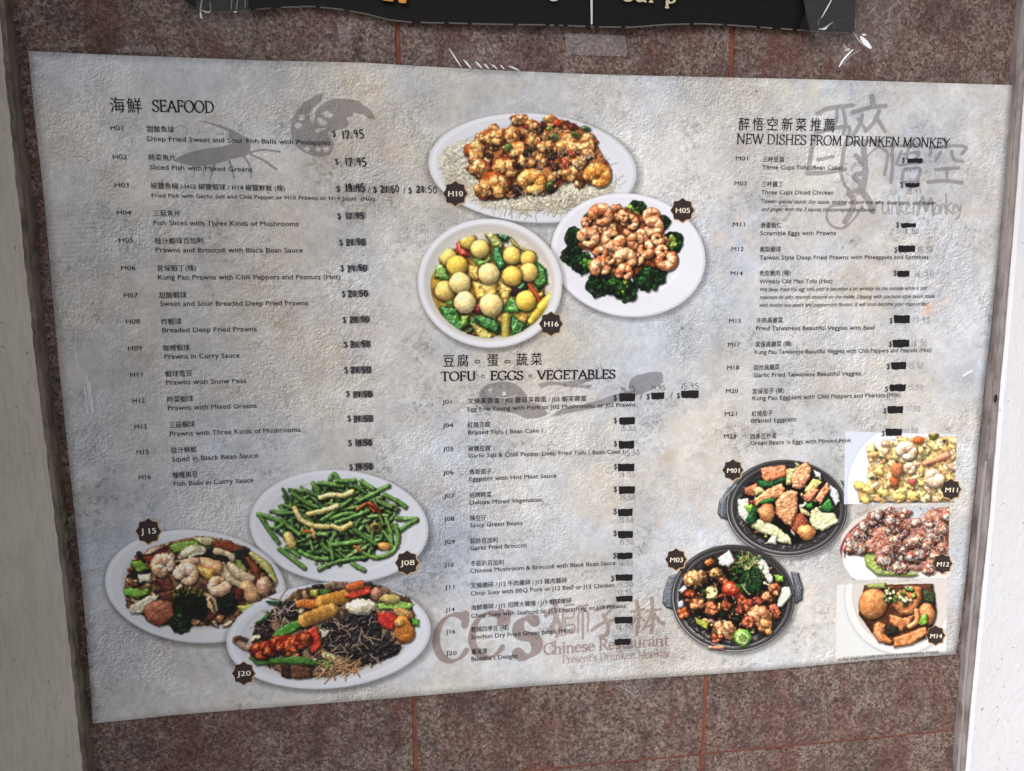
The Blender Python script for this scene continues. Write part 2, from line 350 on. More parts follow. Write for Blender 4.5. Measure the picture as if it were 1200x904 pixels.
def tubef(pts, r, bands=0, bk=.15, hk=1):
    P = np.array(pts, np.float32); n = len(P); rr = np.array(r if hasattr(r, '__len__') else [r]*n, np.float32)
    if len(rr) != n: rr = np.interp(np.linspace(0, 1, n), np.linspace(0, 1, len(rr)), rr).astype(np.float32)
    L = np.concatenate([[0], np.cumsum(np.hypot(*(P[1:]-P[:-1]).T))])
    def f(X, Y):
        best = np.full(X.shape, 1e9, np.float32); bh = np.zeros_like(best); bt = np.zeros_like(best); br = np.ones_like(best)
        for i in range(n-1):
            ax, ay = P[i]; bx, by = P[i+1]; dx, dy = bx-ax, by-ay; q = dx*dx+dy*dy+1e-9
            t = np.clip(((X-ax)*dx+(Y-ay)*dy)/q, 0, 1); R_ = rr[i]+(rr[i+1]-rr[i])*t
            d = np.hypot(X-ax-t*dx, Y-ay-t*dy)-R_; m = d < best
            best = np.where(m, d, best); br = np.where(m, R_, br); bt = np.where(m, L[i]+t*math.sqrt(q), bt)
        dd = best+br; h = hk*np.sqrt(np.clip(br*br-dd*dd, 0, None))
        if bands: h = h*(1-bk+bk*np.abs(np.sin(bt*bands)))
        return best, h
    return f, (P[:, 0].min()-rr.max(), P[:, 1].min()-rr.max(), P[:, 0].max()+rr.max(), P[:, 1].max()+rr.max())
def tube(pts, r, col, bands=0, bk=.15, hk=1, **k):
    f, bb = tubef(pts, r, bands, bk, hk); put(bb, f, col, **k)
def polyf(pts, bev=1.5, wob=0):
    P = np.array(pts, np.float32); n = len(P); o = random.random()*40
    def f(X, Y):
        if wob: Xw = X+wob*(FB(X, Y, .5, o, 2)-.5)*2; Yw = Y+wob*(FB(X, Y, .5, o+7, 2)-.5)*2
        else: Xw, Yw = X, Y
        d = np.full(X.shape, 1e9, np.float32); ins = np.zeros(X.shape, bool)
        for i in range(n):
            ax, ay = P[i]; bx, by = P[(i+1) % n]; dx, dy = bx-ax, by-ay; q = dx*dx+dy*dy+1e-9
            t = np.clip(((Xw-ax)*dx+(Yw-ay)*dy)/q, 0, 1); d = np.minimum(d, np.hypot(Xw-ax-t*dx, Yw-ay-t*dy))
            c = ((ay > Yw) != (by > Yw)); c = c & (Xw < (bx-ax)*(Yw-ay)/(by-ay+1e-12)+ax); ins ^= c
        sd = np.where(ins, -d, d); e = np.clip(-sd/bev, 0, 1)
        return sd, bev*.8*(1-(1-e)**2)
    return f, (P[:, 0].min(), P[:, 1].min(), P[:, 0].max(), P[:, 1].max())
def poly(pts, col, bev=1.5, wob=.3, **k):
    f, bb = polyf(pts, bev, wob); put(bb, f, col, **k)
def prawn(cx, cy, r, ang, col=(232, 166, 120), col2=(246, 206, 168), span=300, th=.42, **k):
    pts = []; rr = []; n = 14; span = min(span, 275)
    for i in range(n+1):
        t = i/n; a = math.radians(ang+span*t); q = r*(1-th)*(1-.18*t); pts.append((cx+q*math.cos(a), cy+.92*q*math.sin(a))); rr.append(r*th*(1.08-.55*t*t))
    kk = dict(bands=2.6/r*2.2, bk=.22, bump=r*.10, bs=.5, col2=col2, cs=2/r, ct=.5, spec=.22, sp=16, shd=.5, rim=.22); kk.update(k)
    tube(pts, rr, col, **kk)
def nugget(cx, cy, rx, ry, rot=0, col=(232, 158, 88), col2=(252, 206, 150), dark=(176, 92, 46), n=7):
    blob(cx, cy, rx, ry, rot, dark, wob=.3, bump=1.2, bs=.5, shd=.55)
    ca, sa = math.cos(math.radians(rot)), math.sin(math.radians(rot))
    for i in range(n):
        a = random.random()*6.28; q = math.sqrt(random.random())*.62; u = rx*q*math.cos(a); v = ry*q*math.sin(a); w = min(rx, ry)*(.36+.24*random.random())
        j = .85+.3*random.random()
        blob(cx+u*ca-v*sa, cy+u*sa+v*ca, w*1.15, w, random.random()*180, tuple(min(255, c*j) for c in col), wob=.35, bump=1.5, bs=.7, col2=col2, cs=.35, ct=.55, spec=.25, sp=14, shd=.28, so=(.4, .6), sb=.9)
def floret(cx, cy, r, n=26, dk=(22, 44, 22), md=(48, 92, 36), lt=None, lx=0, ly=0, lr=0):
    blob(cx, cy, r, r*.94, 0, dk, wob=.25, bump=1, bs=1, shd=.5)
    for i in range(n):
        a = random.random()*6.28; q = math.sqrt(random.random())*.85*r; x = cx+q*math.cos(a); y = cy+q*math.sin(a); w = r*(.12+.1*random.random())
        c = md if random.random() < .6 else dk
        if lt is not None and math.hypot(x-lx, y-ly) < lr: c = lt if random.random() < .7 else md
        j = .8+.45*random.random(); blob(x, y, w, w, 0, tuple(c_*j for c_ in c), wob=.4, bump=1.2, bs=1.6, shd=.3, so=(.3, .4), sb=.7, spec=.04)
def strands(x0, y0, x1, y1, n, col, r=.35, L=9, inside=None, curl=1.2, **k):
    for i in range(n):
        x = x0+(x1-x0)*random.random(); y = y0+(y1-y0)*random.random()
        if inside and not inside(x, y): continue
        a = random.random()*6.28; pts = [(x, y)]
        for s in range(4):
            a += (random.random()-.5)*curl; x += L/4*math.cos(a); y += L/4*math.sin(a); pts.append((x, y))
        j = .88+.2*random.random(); kk = dict(shd=.28, so=(.3, .5), sb=.7, rim=.1, spec=.08); kk.update(k); tube(pts, r*(.8+.5*random.random()), tuple(min(255, c*j) for c in col), **kk)
def ell(cx, cy, rx, ry, rot=0):
    ca, sa = math.cos(math.radians(rot)), math.sin(math.radians(rot))
    def g(x, y): dx = x-cx; dy = y-cy; return np.sqrt(((dx*ca+dy*sa)/rx)**2+((-dx*sa+dy*ca)/ry)**2)
    return g
def plate(cx, cy, rx, ry, rot, col=(222, 223, 230), inner=.72, well=(212, 213, 222), shadow=.3):
    g = ell(cx, cy, rx, ry, rot); mn = min(rx, ry)
    def f(X, Y): q = g(X, Y); return (q-1)*mn, np.zeros_like(q)
    R = max(rx, ry)+2
    sl = win(cx-R, cy-R, cx+R, cy+R, 8); X, Y = PXX[sl], PXY[sl]
    s = g(X-2, Y-3); CV[sl] *= (1-shadow*np.clip(1-(s-1)*mn/5, 0, 1)*(s > .9))[..., None]
    q = g(X, Y); m = np.clip(.5-(q-1)*mn/.5, 0, 1)[..., None]
    a = np.arctan2(Y-cy, X-cx); lit = .5+.5*np.cos(a-math.radians(225))
    c = np.array(col, np.float32)/255*np.ones(X.shape+(1,), np.float32)
    edge = np.exp(-((q-.985)/.012)**2); c = c*(1-(.10*edge*(1-lit))[..., None])+(.05*np.exp(-((q-.955)/.02)**2)*lit)[..., None]
    t = np.clip((inner-q)/.05+.5, 0, 1)[..., None]; c = c*(1-t)+np.array(well, np.float32)/255*t
    ring = np.exp(-((q-inner)/.025)**2); c = c-(.055*ring*lit)[..., None]+(.04*ring*(1-lit))[..., None]
    c = c-(.03*(FB(X, Y, .02, cx, 3)-.5))[..., None]
    CV[sl] = CV[sl]*(1-m)+np.clip(c, 0, 1)*m
def tint(fbb, col, alpha=.5, soft=.8):
    f, bb = fbb; sl = win(*bb); X, Y = PXX[sl], PXY[sl]; sd, _ = f(X, Y); m = np.clip(.5-sd/soft, 0, 1)
    c = np.array(col, np.float32)/255; CV[sl] = CV[sl]*(1-(alpha*m)[..., None])+(CV[sl]*.35+c*.65)*(alpha*m)[..., None]
def fr(ox, oy, s): return lambda *p: [(ox+p[i]/s, oy+p[i+1]/s) for i in range(0, len(p), 2)]

# --- grey brush-work watermarks
WG = (134, 131, 133)
def marks(shapes, holes, col=WG, a=.85):
    bb = [min(s[1][0] for s in shapes), min(s[1][1] for s in shapes), max(s[1][2] for s in shapes), max(s[1][3] for s in shapes)]
    sl = win(*bb); X, Y = PXX[sl], PXY[sl]; m = np.zeros(X.shape, np.float32)
    for f, _ in shapes: m = np.maximum(m, np.clip(.5-f(X, Y)[0]/.7, 0, 1))
    for f, _ in holes: m = m*(1-np.clip(.5-f(X, Y)[0]/.7, 0, 1))
    c = np.array(col, np.float32)/255; w = (m*a)[..., None]; det = CV[sl]-CV[sl].mean(2, keepdims=True).mean()
    CV[sl] = CV[sl]*(1-w)+(c+det*.5)*w
q = fr(200, 100, 4.615)
def st(pts, r, n=4): return tubef(catmull(pts, n), r)
def sr(pts, r0, r1, n=4):
    P = catmull(pts, n); k = len(P); return tubef(P, [r0+(r1-r0)*i/(k-1) for i in range(k)])
marks([polyf(catmull(q(825, 45, 790, 50, 740, 80, 700, 115, 665, 170, 652, 230, 655, 280, 670, 320, 700, 350, 740, 372, 790, 384, 840, 382, 870, 360, 885, 320, 870, 295, 850, 260, 890, 245, 940, 230, 965, 205, 950, 180, 985, 165, 985, 150, 1035, 155, 1075, 180, 1105, 180, 1090, 145, 1050, 110, 1000, 80, 940, 72, 880, 75, 830, 95, 800, 120, 782, 150, 775, 190, 760, 200, 750, 160, 770, 125, 815, 85), 3), wob=.25)],
      [polyf(q(690, 165, 712, 150, 728, 172, 715, 192, 695, 186)), polyf(q(670, 212, 690, 200, 712, 215, 700, 228, 676, 232)), polyf(q(812, 150, 845, 138, 880, 158, 868, 176, 838, 172)), polyf(q(790, 176, 815, 178, 850, 200, 835, 218, 800, 212)), polyf(q(780, 240, 812, 232, 845, 235, 815, 246, 786, 262)), polyf(q(718, 340, 740, 330, 755, 345, 735, 362)), polyf(q(780, 348, 800, 330, 815, 345, 800, 362)), polyf(q(820, 340, 850, 330, 862, 348, 835, 364))])
marks([polyf(catmull(q(15, 408, 80, 372, 180, 345, 260, 335, 320, 320, 360, 300, 420, 290, 432, 330, 428, 365, 400, 385, 330, 400, 250, 425, 150, 440, 60, 425), 3), wob=.3),
       sr(q(160, 195, 240, 215, 310, 240, 370, 275, 410, 300), .4, 3.0), sr(q(330, 270, 360, 300, 400, 330), 4, 3), sr(q(430, 365, 500, 350, 590, 360), 1.2, 1.3), sr(q(430, 375, 500, 405, 570, 455), 1.0, 1.6), sr(q(395, 385, 425, 430, 435, 500), 1.4, .8), sr(q(315, 400, 330, 450, 345, 505), 1.6, .8), sr(q(240, 420, 225, 470, 215, 505), 2, .8), sr(q(180, 430, 180, 465, 180, 495), 1, .5), sr(q(125, 435, 128, 485), 1, .5), sr(q(0, 250, 50, 220, 90, 240, 80, 290), .5, .4), sr(q(250, 265, 285, 262), .4, .8)], [])
q = fr(500, 400, 3.529)
marks([polyf(catmull(q(215, 215, 240, 185, 300, 168, 350, 170, 385, 190, 415, 225, 420, 250, 470, 262, 490, 285, 500, 300, 470, 315, 410, 320, 370, 300, 300, 290, 240, 280, 222, 250), 3), wob=.3),
       polyf(catmull(q(462, 178, 500, 165, 560, 168, 690, 150, 700, 155, 640, 178, 680, 180, 672, 192, 600, 190, 520, 180, 475, 195), 3), wob=.3),
       polyf(catmull(q(515, 312, 560, 280, 640, 262, 720, 240, 790, 215, 850, 200, 835, 178, 850, 150, 900, 132, 970, 128, 972, 170, 940, 195, 870, 222, 800, 245, 700, 275, 600, 295, 545, 305), 3), wob=.3)],
      [polyf(q(252, 200, 268, 192, 278, 205, 262, 214)), polyf(q(310, 210, 325, 208, 330, 222, 315, 226)), tubef(q(290, 232, 330, 235, 370, 225), .5)])
# brush characters of the second name, traced stroke by stroke
q = fr(850, 100, 4)
B = []
for pts, r in [((430, 135, 480, 110, 595, 95), 2.6), ((520, 110, 520, 160, 500, 215), 2), ((548, 110, 560, 170, 552, 230), 2.2), ((425, 215, 405, 300, 385, 415), 2.6), ((425, 225, 500, 205, 580, 200, 555, 300, 540, 400), 2.4), ((435, 350, 500, 335), 2.2), ((390, 415, 470, 410, 560, 395), 2.6),
               ((685, 55, 690, 95), 3.4), ((595, 130, 680, 105, 750, 98), 2.6), ((640, 140, 630, 180, 595, 240), 2.4), ((620, 160, 650, 200), 2), ((720, 120, 690, 180, 655, 215), 2.4), ((705, 150, 730, 190, 745, 215), 2.6), ((570, 275, 640, 265, 730, 262), 2.4), ((645, 265, 650, 340, 655, 420, 640, 500), 3.6),
               ((540, 410, 560, 470, 600, 500, 650, 460), 2), ((610, 330, 660, 400, 610, 420), 3), ((700, 280, 740, 300, 760, 330, 745, 420), 2), ((640, 360, 700, 300, 740, 290), 1), ((640, 500, 670, 540, 690, 590), 4), ((600, 430, 640, 470, 620, 500), 3.2), ((580, 510, 600, 540, 590, 590, 560, 640), 3.4), ((560, 560, 490, 570, 475, 620, 500, 660, 550, 670, 600, 630, 640, 570), 1.5),
               ((790, 280, 775, 330), 2), ((780, 275, 782, 380, 775, 455), 2.2), ((825, 310, 800, 370), 1.8), ((820, 285, 920, 280), 2), ((860, 290, 850, 340), 1.8), ((835, 325, 905, 315, 890, 350), 1.8), ((815, 375, 930, 360), 2), ((835, 400, 825, 455), 2), ((840, 395, 910, 390, 900, 450), 2), ((835, 455, 900, 450), 1.8),
               ((1030, 255, 1040, 280), 2.4), ((965, 300, 960, 330), 2), ((960, 295, 1060, 285, 1130, 290, 1110, 320), 2), ((1010, 315, 985, 355), 2), ((1060, 310, 1075, 350, 1110, 355), 2), ((985, 395, 1095, 388), 2.2), ((1040, 395, 1038, 450), 2), ((950, 455, 1030, 448, 1110, 458), 2.4)]:
    B.append(st(q(*pts), r))
for pts, r in [((700, 600, 705, 560, 725, 545), 1.2), ((735, 555, 738, 600, 760, 590, 762, 550, 768, 605), 1.0), ((780, 605, 785, 555, 800, 565, 805, 605), 1.1), ((812, 520, 815, 605), 1.1), ((840, 555, 818, 580, 845, 605), 1.0), ((850, 580, 868, 565, 852, 560, 850, 600, 872, 598), 1.0), ((882, 605, 885, 560, 905, 565, 908, 605), 1.2),
               ((900, 610, 925, 525, 940, 590, 965, 530, 975, 610), 2.0), ((985, 570, 980, 600, 1000, 600, 1005, 565, 988, 565), 1.2), ((1012, 605, 1015, 560, 1030, 565, 1032, 600), 1.1), ((1035, 510, 1040, 605), 1.3), ((1062, 550, 1042, 575, 1068, 605), 1.2), ((1068, 580, 1085, 568, 1072, 560, 1070, 598, 1086, 595), 1.0), ((1090, 560, 1095, 590, 1105, 560, 1100, 610, 1080, 630), 1.1)]:
    B.append(st(q(*pts), r*.8, 3))
marks(B, [], (136, 133, 136), .8)
# brown restaurant name at the foot: pen-drawn serif letters
BR = (130, 110, 104)
def A(cx, cy, rx, ry, a0, a1, n=14): return [(cx+rx*math.cos(math.radians(a0+(a1-a0)*i/n)), cy+ry*math.sin(math.radians(a0+(a1-a0)*i/n))) for i in range(n+1)]
def Ln(*p): return [(p[i], p[i+1]) for i in range(0, len(p), 2)]
# advance, strokes, serifs (x, y, half width)
GL = {
 'A': (.74, [Ln(.06, 0, .37, 1), Ln(.37, 1, .68, 0), Ln(.17, .36, .57, .36)], [(.06, 0, .09), (.67, 0, .11)]),
 'B': (.62, [Ln(.14, 0, .14, 1), Ln(.14, .98, .3, .98)+A(.3, .755, .2, .225, 90, -90)+Ln(.14, .53), Ln(.3, .53)+A(.32, .275, .24, .255, 90, -90)+Ln(.14, .02)], [(.12, 0, .1), (.12, 1, .1)]),
 'C': (.70, [A(.40, .5, .35, .5, 48, 312, 22), Ln(.63, .98, .64, .72), Ln(.66, .02, .66, .25)], []),
 'D': (.76, [Ln(.14, 0, .14, 1), Ln(.14, .98, .3, .98)+A(.3, .5, .39, .48, 90, -90, 20)+Ln(.14, .02)], [(.12, 0, .1), (.12, 1, .1)]),
 'E': (.60, [Ln(.14, 0, .14, 1), Ln(.14, .98, .52, .98, .53, .8), Ln(.14, .52, .42, .52), Ln(.42, .42, .42, .62), Ln(.14, .02, .54, .02, .57, .22)], [(.12, 0, .1), (.12, 1, .1)]),
 'F': (.56, [Ln(.14, 0, .14, 1), Ln(.14, .98, .50, .98, .51, .8), Ln(.14, .52, .40, .52), Ln(.4, .42, .4, .62)], [(.14, 0, .13), (.12, 1, .1)]),
 'G': (.76, [A(.40, .5, .35, .5, 48, 300, 22)+Ln(.64, .08, .64, .42), Ln(.63, .98, .64, .74)], [(.63, .42, .12)]),
 'H': (.80, [Ln(.15, 0, .15, 1), Ln(.65, 0, .65, 1), Ln(.15, .52, .65, .52)], [(.15, 0, .12), (.15, 1, .12), (.65, 0, .12), (.65, 1, .12)]),
 'I': (.34, [Ln(.17, 0, .17, 1)], [(.17, 0, .12), (.17, 1, .12)]),
 'K': (.72, [Ln(.15, 0, .15, 1), Ln(.15, .45, .58, .98), Ln(.28, .58, .64, .02)], [(.15, 0, .12), (.15, 1, .12), (.58, 1, .1), (.64, 0, .1)]),
 'L': (.58, [Ln(.15, 0, .15, 1), Ln(.15, .02, .52, .02, .55, .24)], [(.13, 0, .1), (.15, 1, .12)]),
 'M': (.92, [Ln(.13, 0, .15, 1), Ln(.15, 1, .45, .05), Ln(.45, .05, .75, 1), Ln(.76, 1, .79, 0)], [(.13, 0, .1), (.12, 1, .08), (.79, 0, .12), (.8, 1, .08)]),
 'N': (.80, [Ln(.14, 0, .14, 1), Ln(.14, 1, .66, 0), Ln(.66, 0, .66, 1)], [(.14, 0, .1), (.1, 1, .08), (.66, 1, .11)]),
 'O': (.80, [A(.40, .5, .345, .5, 0, 360, 28)], []),
 'P': (.60, [Ln(.14, 0, .14, 1), Ln(.14, .98, .3, .98)+A(.3, .72, .25, .26, 90, -90)+Ln(.14, .46)], [(.14, 0, .13), (.12, 1, .1)]),
 'R': (.68, [Ln(.14, 0, .14, 1), Ln(.14, .98, .3, .98)+A(.3, .74, .23, .24, 90, -90)+Ln(.14, .5), Ln(.32, .5, .64, .0)], [(.14, 0, .12), (.12, 1, .1), (.66, 0, .07)]),
 'S': (.54, [A(.27, .75, .19, .23, 35, 230, 12)+A(.26, .25, .21, .25, 60, -145, 14), Ln(.44, .98, .45, .76), Ln(.05, .02, .05, .26)], []),
 'T': (.66, [Ln(.33, 0, .33, 1), Ln(.05, .8, .06, .98, .60, .98, .61, .8)], [(.33, 0, .13)]),
 'U': (.78, [Ln(.15, 1, .15, .3)+A(.38, .28, .23, .28, 180, 360)+Ln(.61, 1)], [(.15, 1, .12), (.61, 1, .1)]),
 'V': (.74, [Ln(.07, 1, .38, 0), Ln(.38, 0, .68, 1)], [(.07, 1, .1), (.68, 1, .09)]),
 'W': (1.02, [Ln(.07, 1, .31, 0), Ln(.31, 0, .52, .95), Ln(.52, .95, .74, 0), Ln(.74, 0, .97, 1)], [(.07, 1, .1), (.97, 1, .08), (.5, 1, .08)]),
 'Y': (.70, [Ln(.06, 1, .35, .48), Ln(.35, .48, .64, 1), Ln(.35, .5, .35, 0)], [(.06, 1, .1), (.64, 1, .08), (.35, 0, .12)]),
 'a': (.50, [Ln(.08, .52)+A(.22, .48, .16, .16, 130, 0)+Ln(.38, .1, .46, .04), Ln(.38, .36)+A(.22, .17, .15, .16, 100, 340)], []),
 'c': (.46, [A(.26, .31, .2, .31, 50, 310, 16)], []),
 'e': (.50, [Ln(.08, .36, .44, .36)+A(.26, .32, .19, .31, 10, 310, 18)], []),
 'h': (.62, [Ln(.13, 0, .13, 1.02), Ln(.13, .42)+A(.31, .42, .17, .2, 150, 0)+Ln(.48, 0)], [(.13, 0, .09), (.48, 0, .09), (.1, 1.02, .04)]),
 'i': (.28, [Ln(.14, 0, .14, .62), Ln(.14, .84, .14, .93)], [(.14, 0, .09), (.1, .62, .05)]),
 'k': (.58, [Ln(.13, 0, .13, 1.02), Ln(.13, .25, .42, .6), Ln(.22, .36, .5, .02)], [(.13, 0, .09), (.42, .62, .07), (.5, 0, .08)]),
 'n': (.62, [Ln(.13, 0, .13, .62), Ln(.13, .42)+A(.31, .42, .17, .2, 150, 0)+Ln(.48, 0)], [(.13, 0, .09), (.48, 0, .09), (.1, .62, .05)]),
 'o': (.54, [A(.27, .31, .21, .31, 0, 360, 20)], []),
 'p': (.56, [Ln(.13, -.34, .13, .62), A(.29, .31, .19, .3, 150, -150, 16)], [(.13, -.34, .1), (.1, .62, .05)]),
 'r': (.42, [Ln(.13, 0, .13, .62), Ln(.13, .4)+A(.28, .44, .14, .17, 150, 50)], [(.13, 0, .1), (.1, .62, .05)]),
 's': (.42, [A(.21, .47, .13, .15, 40, 230, 9)+A(.2, .16, .15, .16, 60, -145, 10)], []),
 't': (.36, [Ln(.15, .85, .15, .12)+A(.25, .12, .1, .1, 180, 300), Ln(.03, .6, .32, .6)], []),
 'u': (.62, [Ln(.12, .62, .12, .2)+A(.28, .2, .16, .18, 180, 330), Ln(.46, .62, .46, 0)], [(.08, .62, .05), (.42, .62, .05), (.5, 0, .05)]),
 'y': (.54, [Ln(.06, .62, .28, .02), Ln(.48, .62, .2, -.3, .08, -.3)], [(.06, .62, .08), (.48, .62, .07)]),
 'Q': (.70, [A(.41, .5, .34, .5, 42, 322, 24), Ln(.655, .97, .66, .85, .64, .74)], []), "'": (.22, [Ln(.11, 1.0, .08, .74)], []), ' ': (.30, [], []), '\u25e6': (.5, [A(.25, .42, .13, .13, 0, 360, 16)], []),
}
def serif_layout(text, thick=.125, thin=.045, phi=20, track=0.0):
    x = 0; out = []
    for ch in text:
        adv, sts, ser = GL[ch]
        T_, t_ = (.05, .045) if ch == '\u25e6' else (thick, thin)
        for s in sts:
            if len(s) == 2: s = [(s[0][0]+(s[1][0]-s[0][0])*k/3, s[0][1]+(s[1][1]-s[0][1])*k/3) for k in range(4)]
            w = []
            for i in range(len(s)):
                a = s[max(0, i-1)]; b = s[min(len(s)-1, i+1)]; th = math.atan2(b[1]-a[1], b[0]-a[0])
                w.append(t_+(T_-t_)*abs(math.sin(th-math.radians(phi)))**1.3)
            out.append(([(x+p[0], p[1]) for p in s], w))
        for (sx, sy, hw) in ser: out.append(([(x+sx-hw, sy), (x+sx, sy), (x+sx+hw, sy)], [t_*.8, t_*1.3, t_*.8]))
        x += adv+track
    return out, x
def raster_serif(text, p0, p1, cap, thick, thin, col, a, condensed=True):
    L, wd = serif_layout(text, thick, thin); sx = math.hypot(p1[0]-p0[0], p1[1]-p0[1])/wd; ux = ((p1[0]-p0[0])/wd, (p1[1]-p0[1])/wd); R = []
    for s, w in L:
        pts = [(p0[0]+ux[0]*p[0]+cap*.06*p[1]*0, p0[1]+ux[1]*p[0]-cap*p[1]) for p in s]; R.append(tubef(pts, [v*(cap+sx)/4 for v in w]))
    marks(R, [], col, a)
raster_serif('Q', (507, 778), (548, 772), 54, .17, .05, BR, .68)
raster_serif('Q', (549, 774), (590, 768), 52, .17, .05, BR, .68)
raster_serif("'", (590, 768), (602, 767), 50, .14, .05, BR, .68)
raster_serif('s', (601, 772), (635, 767), 72, .2, .06, BR, .68)
raster_serif('Chinese Restaurant', (637, 767.5), (784, 756), 13, .17, .07, BR, .72)
raster_serif("Present's Drunken Monkey", (659, 777.5), (785, 769), 9, .15, .06, BR, .72)
q = fr(500, 690, 4); B = []
for pts, r in [((560, 130, 580, 110, 600, 125, 600, 150), 3), ((600, 60, 610, 110, 600, 160, 575, 195), 3.4), ((590, 95, 560, 120), 2.4), ((615, 140, 625, 180, 610, 225), 2.6), ((600, 190, 585, 215), 2), ((640, 95, 635, 220), 1.6), ((650, 80, 690, 75), 1.6), ((650, 110, 690, 105, 685, 135, 650, 140), 1.3), ((650, 140, 650, 215), 1.5), ((650, 175, 690, 170, 690, 205, 652, 210), 1.3),
               ((710, 85, 755, 78), 1.7), ((712, 115, 710, 205), 1.5), ((712, 115, 755, 110, 755, 200), 1.6), ((733, 82, 733, 235), 1.8),
               ((790, 100, 850, 85, 880, 78), 2.2), ((875, 82, 850, 115, 830, 130), 2), ((830, 125, 850, 170, 845, 215, 815, 225), 3), ((775, 195, 820, 165, 880, 148, 930, 145), 2.4),
               ((960, 110, 1020, 95), 2), ((985, 60, 995, 130, 985, 215), 2.8), ((990, 125, 965, 170), 1.8), ((1000, 130, 1020, 150), 1.8), ((1030, 105, 1100, 95), 2), ((1055, 45, 1060, 130, 1055, 205), 2.8), ((1055, 110, 1025, 175), 2), ((1062, 115, 1090, 150, 1110, 165), 3), ((1010, 190, 1050, 170), 1.6)]:
    B.append(st(q(*pts), r*.8))
marks(B, [], BR, .62)
# small smudges of old marker behind the pen prices
for (x0, y0, x1, y1, k) in [(401, 155, 415, 163, .25), (405, 186, 424, 194, .35), (404, 217, 429, 225, .4), (446, 218, 462, 226, .35), (488, 219, 500, 226, .35), (404, 249, 429, 257, .55), (405, 280, 430, 288, .55), (407, 311, 432, 318, .6), (407, 341, 433, 348, .6), (409, 371, 434, 378, .65), (410, 400, 435, 407, .65), (410, 430, 436, 438, .75), (413, 459, 438, 466, .8), (414, 487, 438, 495, .8), (416, 515, 437, 523, .8), (416, 543, 438, 551, .8)]:
    tint(polyf([(x0, y0), (x1-1, y0-.6), (x1, y1-1), (x0+1, y1)], wob=1.0), (40, 38, 44), min(.95, k*1.1), 1.0)

# ================================================================== the printed dishes
def noodles_bed(g, col, n): pass
random.seed(11)
def fill(g, n, cols, x0, y0, x1, y1, L=(5, 12), r=(1.2, 3.2)):
    for i in range(n):
        x, y = random.uniform(x0, x1), random.uniform(y0, y1)
        if g(x, y) > 1: continue
        c = random.choice(cols); a = random.random()*3.14; l_ = random.uniform(*L)/2; b = random.uniform(-2.5, 2.5)
        if random.random() < .6: tube(catmull([(x-l_*math.cos(a), y-l_*math.sin(a)), (x-b*math.sin(a), y+b*math.cos(a)), (x+l_*math.cos(a), y+l_*math.sin(a))], 3), [random.uniform(*r), random.uniform(*r), random.uniform(*r)*.7], c, bump=1.2, bs=.5, spec=.25, cv=.2, shd=.55)
        else: blob(x, y, random.uniform(*r)*1.8, random.uniform(*r)*1.2, random.random()*180, c, wob=.45, bump=1.6, bs=.5, spec=.25, cv=.2, shd=.55)
# ---- crisp prawns on white noodles
plate(624, 197, 122, 64, 4, inner=.78)
q = fr(500, 120, 4.8)
gN = ell(624, 205, 104, 46, 4)
blob(622, 215, 96, 34, 4, (226, 218, 196), wob=.2, hk=.02, bump=2.5, bs=.5, shd=.08, rim=0, soft=6)
blob(540, 190, 24, 26, 0, (230, 224, 204), wob=.2, hk=.02, bump=2.5, bs=.5, shd=.08, rim=0, soft=6)
strands(520, 165, 730, 252, 700, (240, 231, 210), .36, 9, lambda x, y: gN(x, y) < 1 and not (x > 700 and y < 180), 1.6, shd=.18)
strands(520, 175, 560, 215, 120, (228, 222, 200), .4, 9, None, 1.6, shd=.18)
poly(q(225, 270, 360, 190, 480, 130, 520, 75, 640, 125, 760, 95, 900, 150, 950, 230, 1040, 380, 960, 470, 800, 440, 690, 520, 560, 520, 470, 540, 340, 540, 270, 400), (206, 128, 70), 3, 2, shd=.5, bump=2, col2=(110, 58, 38), cs=.2)
for i in range(80):
    x = random.uniform(230, 980); y = random.uniform(110, 500)
    if ell(600, 310, 350, 190, 5)(x, y) < 1: (X_, Y_), = q(x, y); nugget(X_, Y_, random.uniform(5, 8), random.uniform(4.5, 7), random.random()*90, random.choice([(234, 154, 82), (240, 168, 98), (218, 122, 60)]), (252, 204, 146), (196, 104, 54), 6)
for a in [(520, 100, 44, 30, -10), (590, 130, 40, 26, 0), (700, 105, 40, 28, 10), (390, 200, 60, 44, -15), (270, 275, 62, 50, 10), (300, 370, 60, 45, 20), (480, 190, 45, 40, 0), (520, 265, 60, 46, 10), (600, 215, 40, 36, 0), (440, 370, 70, 52, 10), (380, 470, 82, 66, 0), (320, 500, 45, 40, 10), (800, 230, 68, 56, -5), (900, 235, 50, 56, 20), (905, 290, 35, 30, 0), (820, 400, 58, 46, 0), (660, 250, 40, 30, 0), (640, 330, 44, 30, 0), (560, 330, 50, 34, 0), (860, 340, 36, 34, 0)]:
    (x, y), = q(a[0], a[1]); nugget(x, y, a[2]/4.3, a[3]/4.3, a[4], (232, 150, 76), (250, 200, 134), (180, 86, 38), 9)
for a in [(595, 455, 88, 80), (965, 420, 86, 72)]:
    (x, y), = q(a[0], a[1]); prawn(x, y, a[2]/4.8, 200, (230, 144, 58), (250, 196, 110), 320, .44)
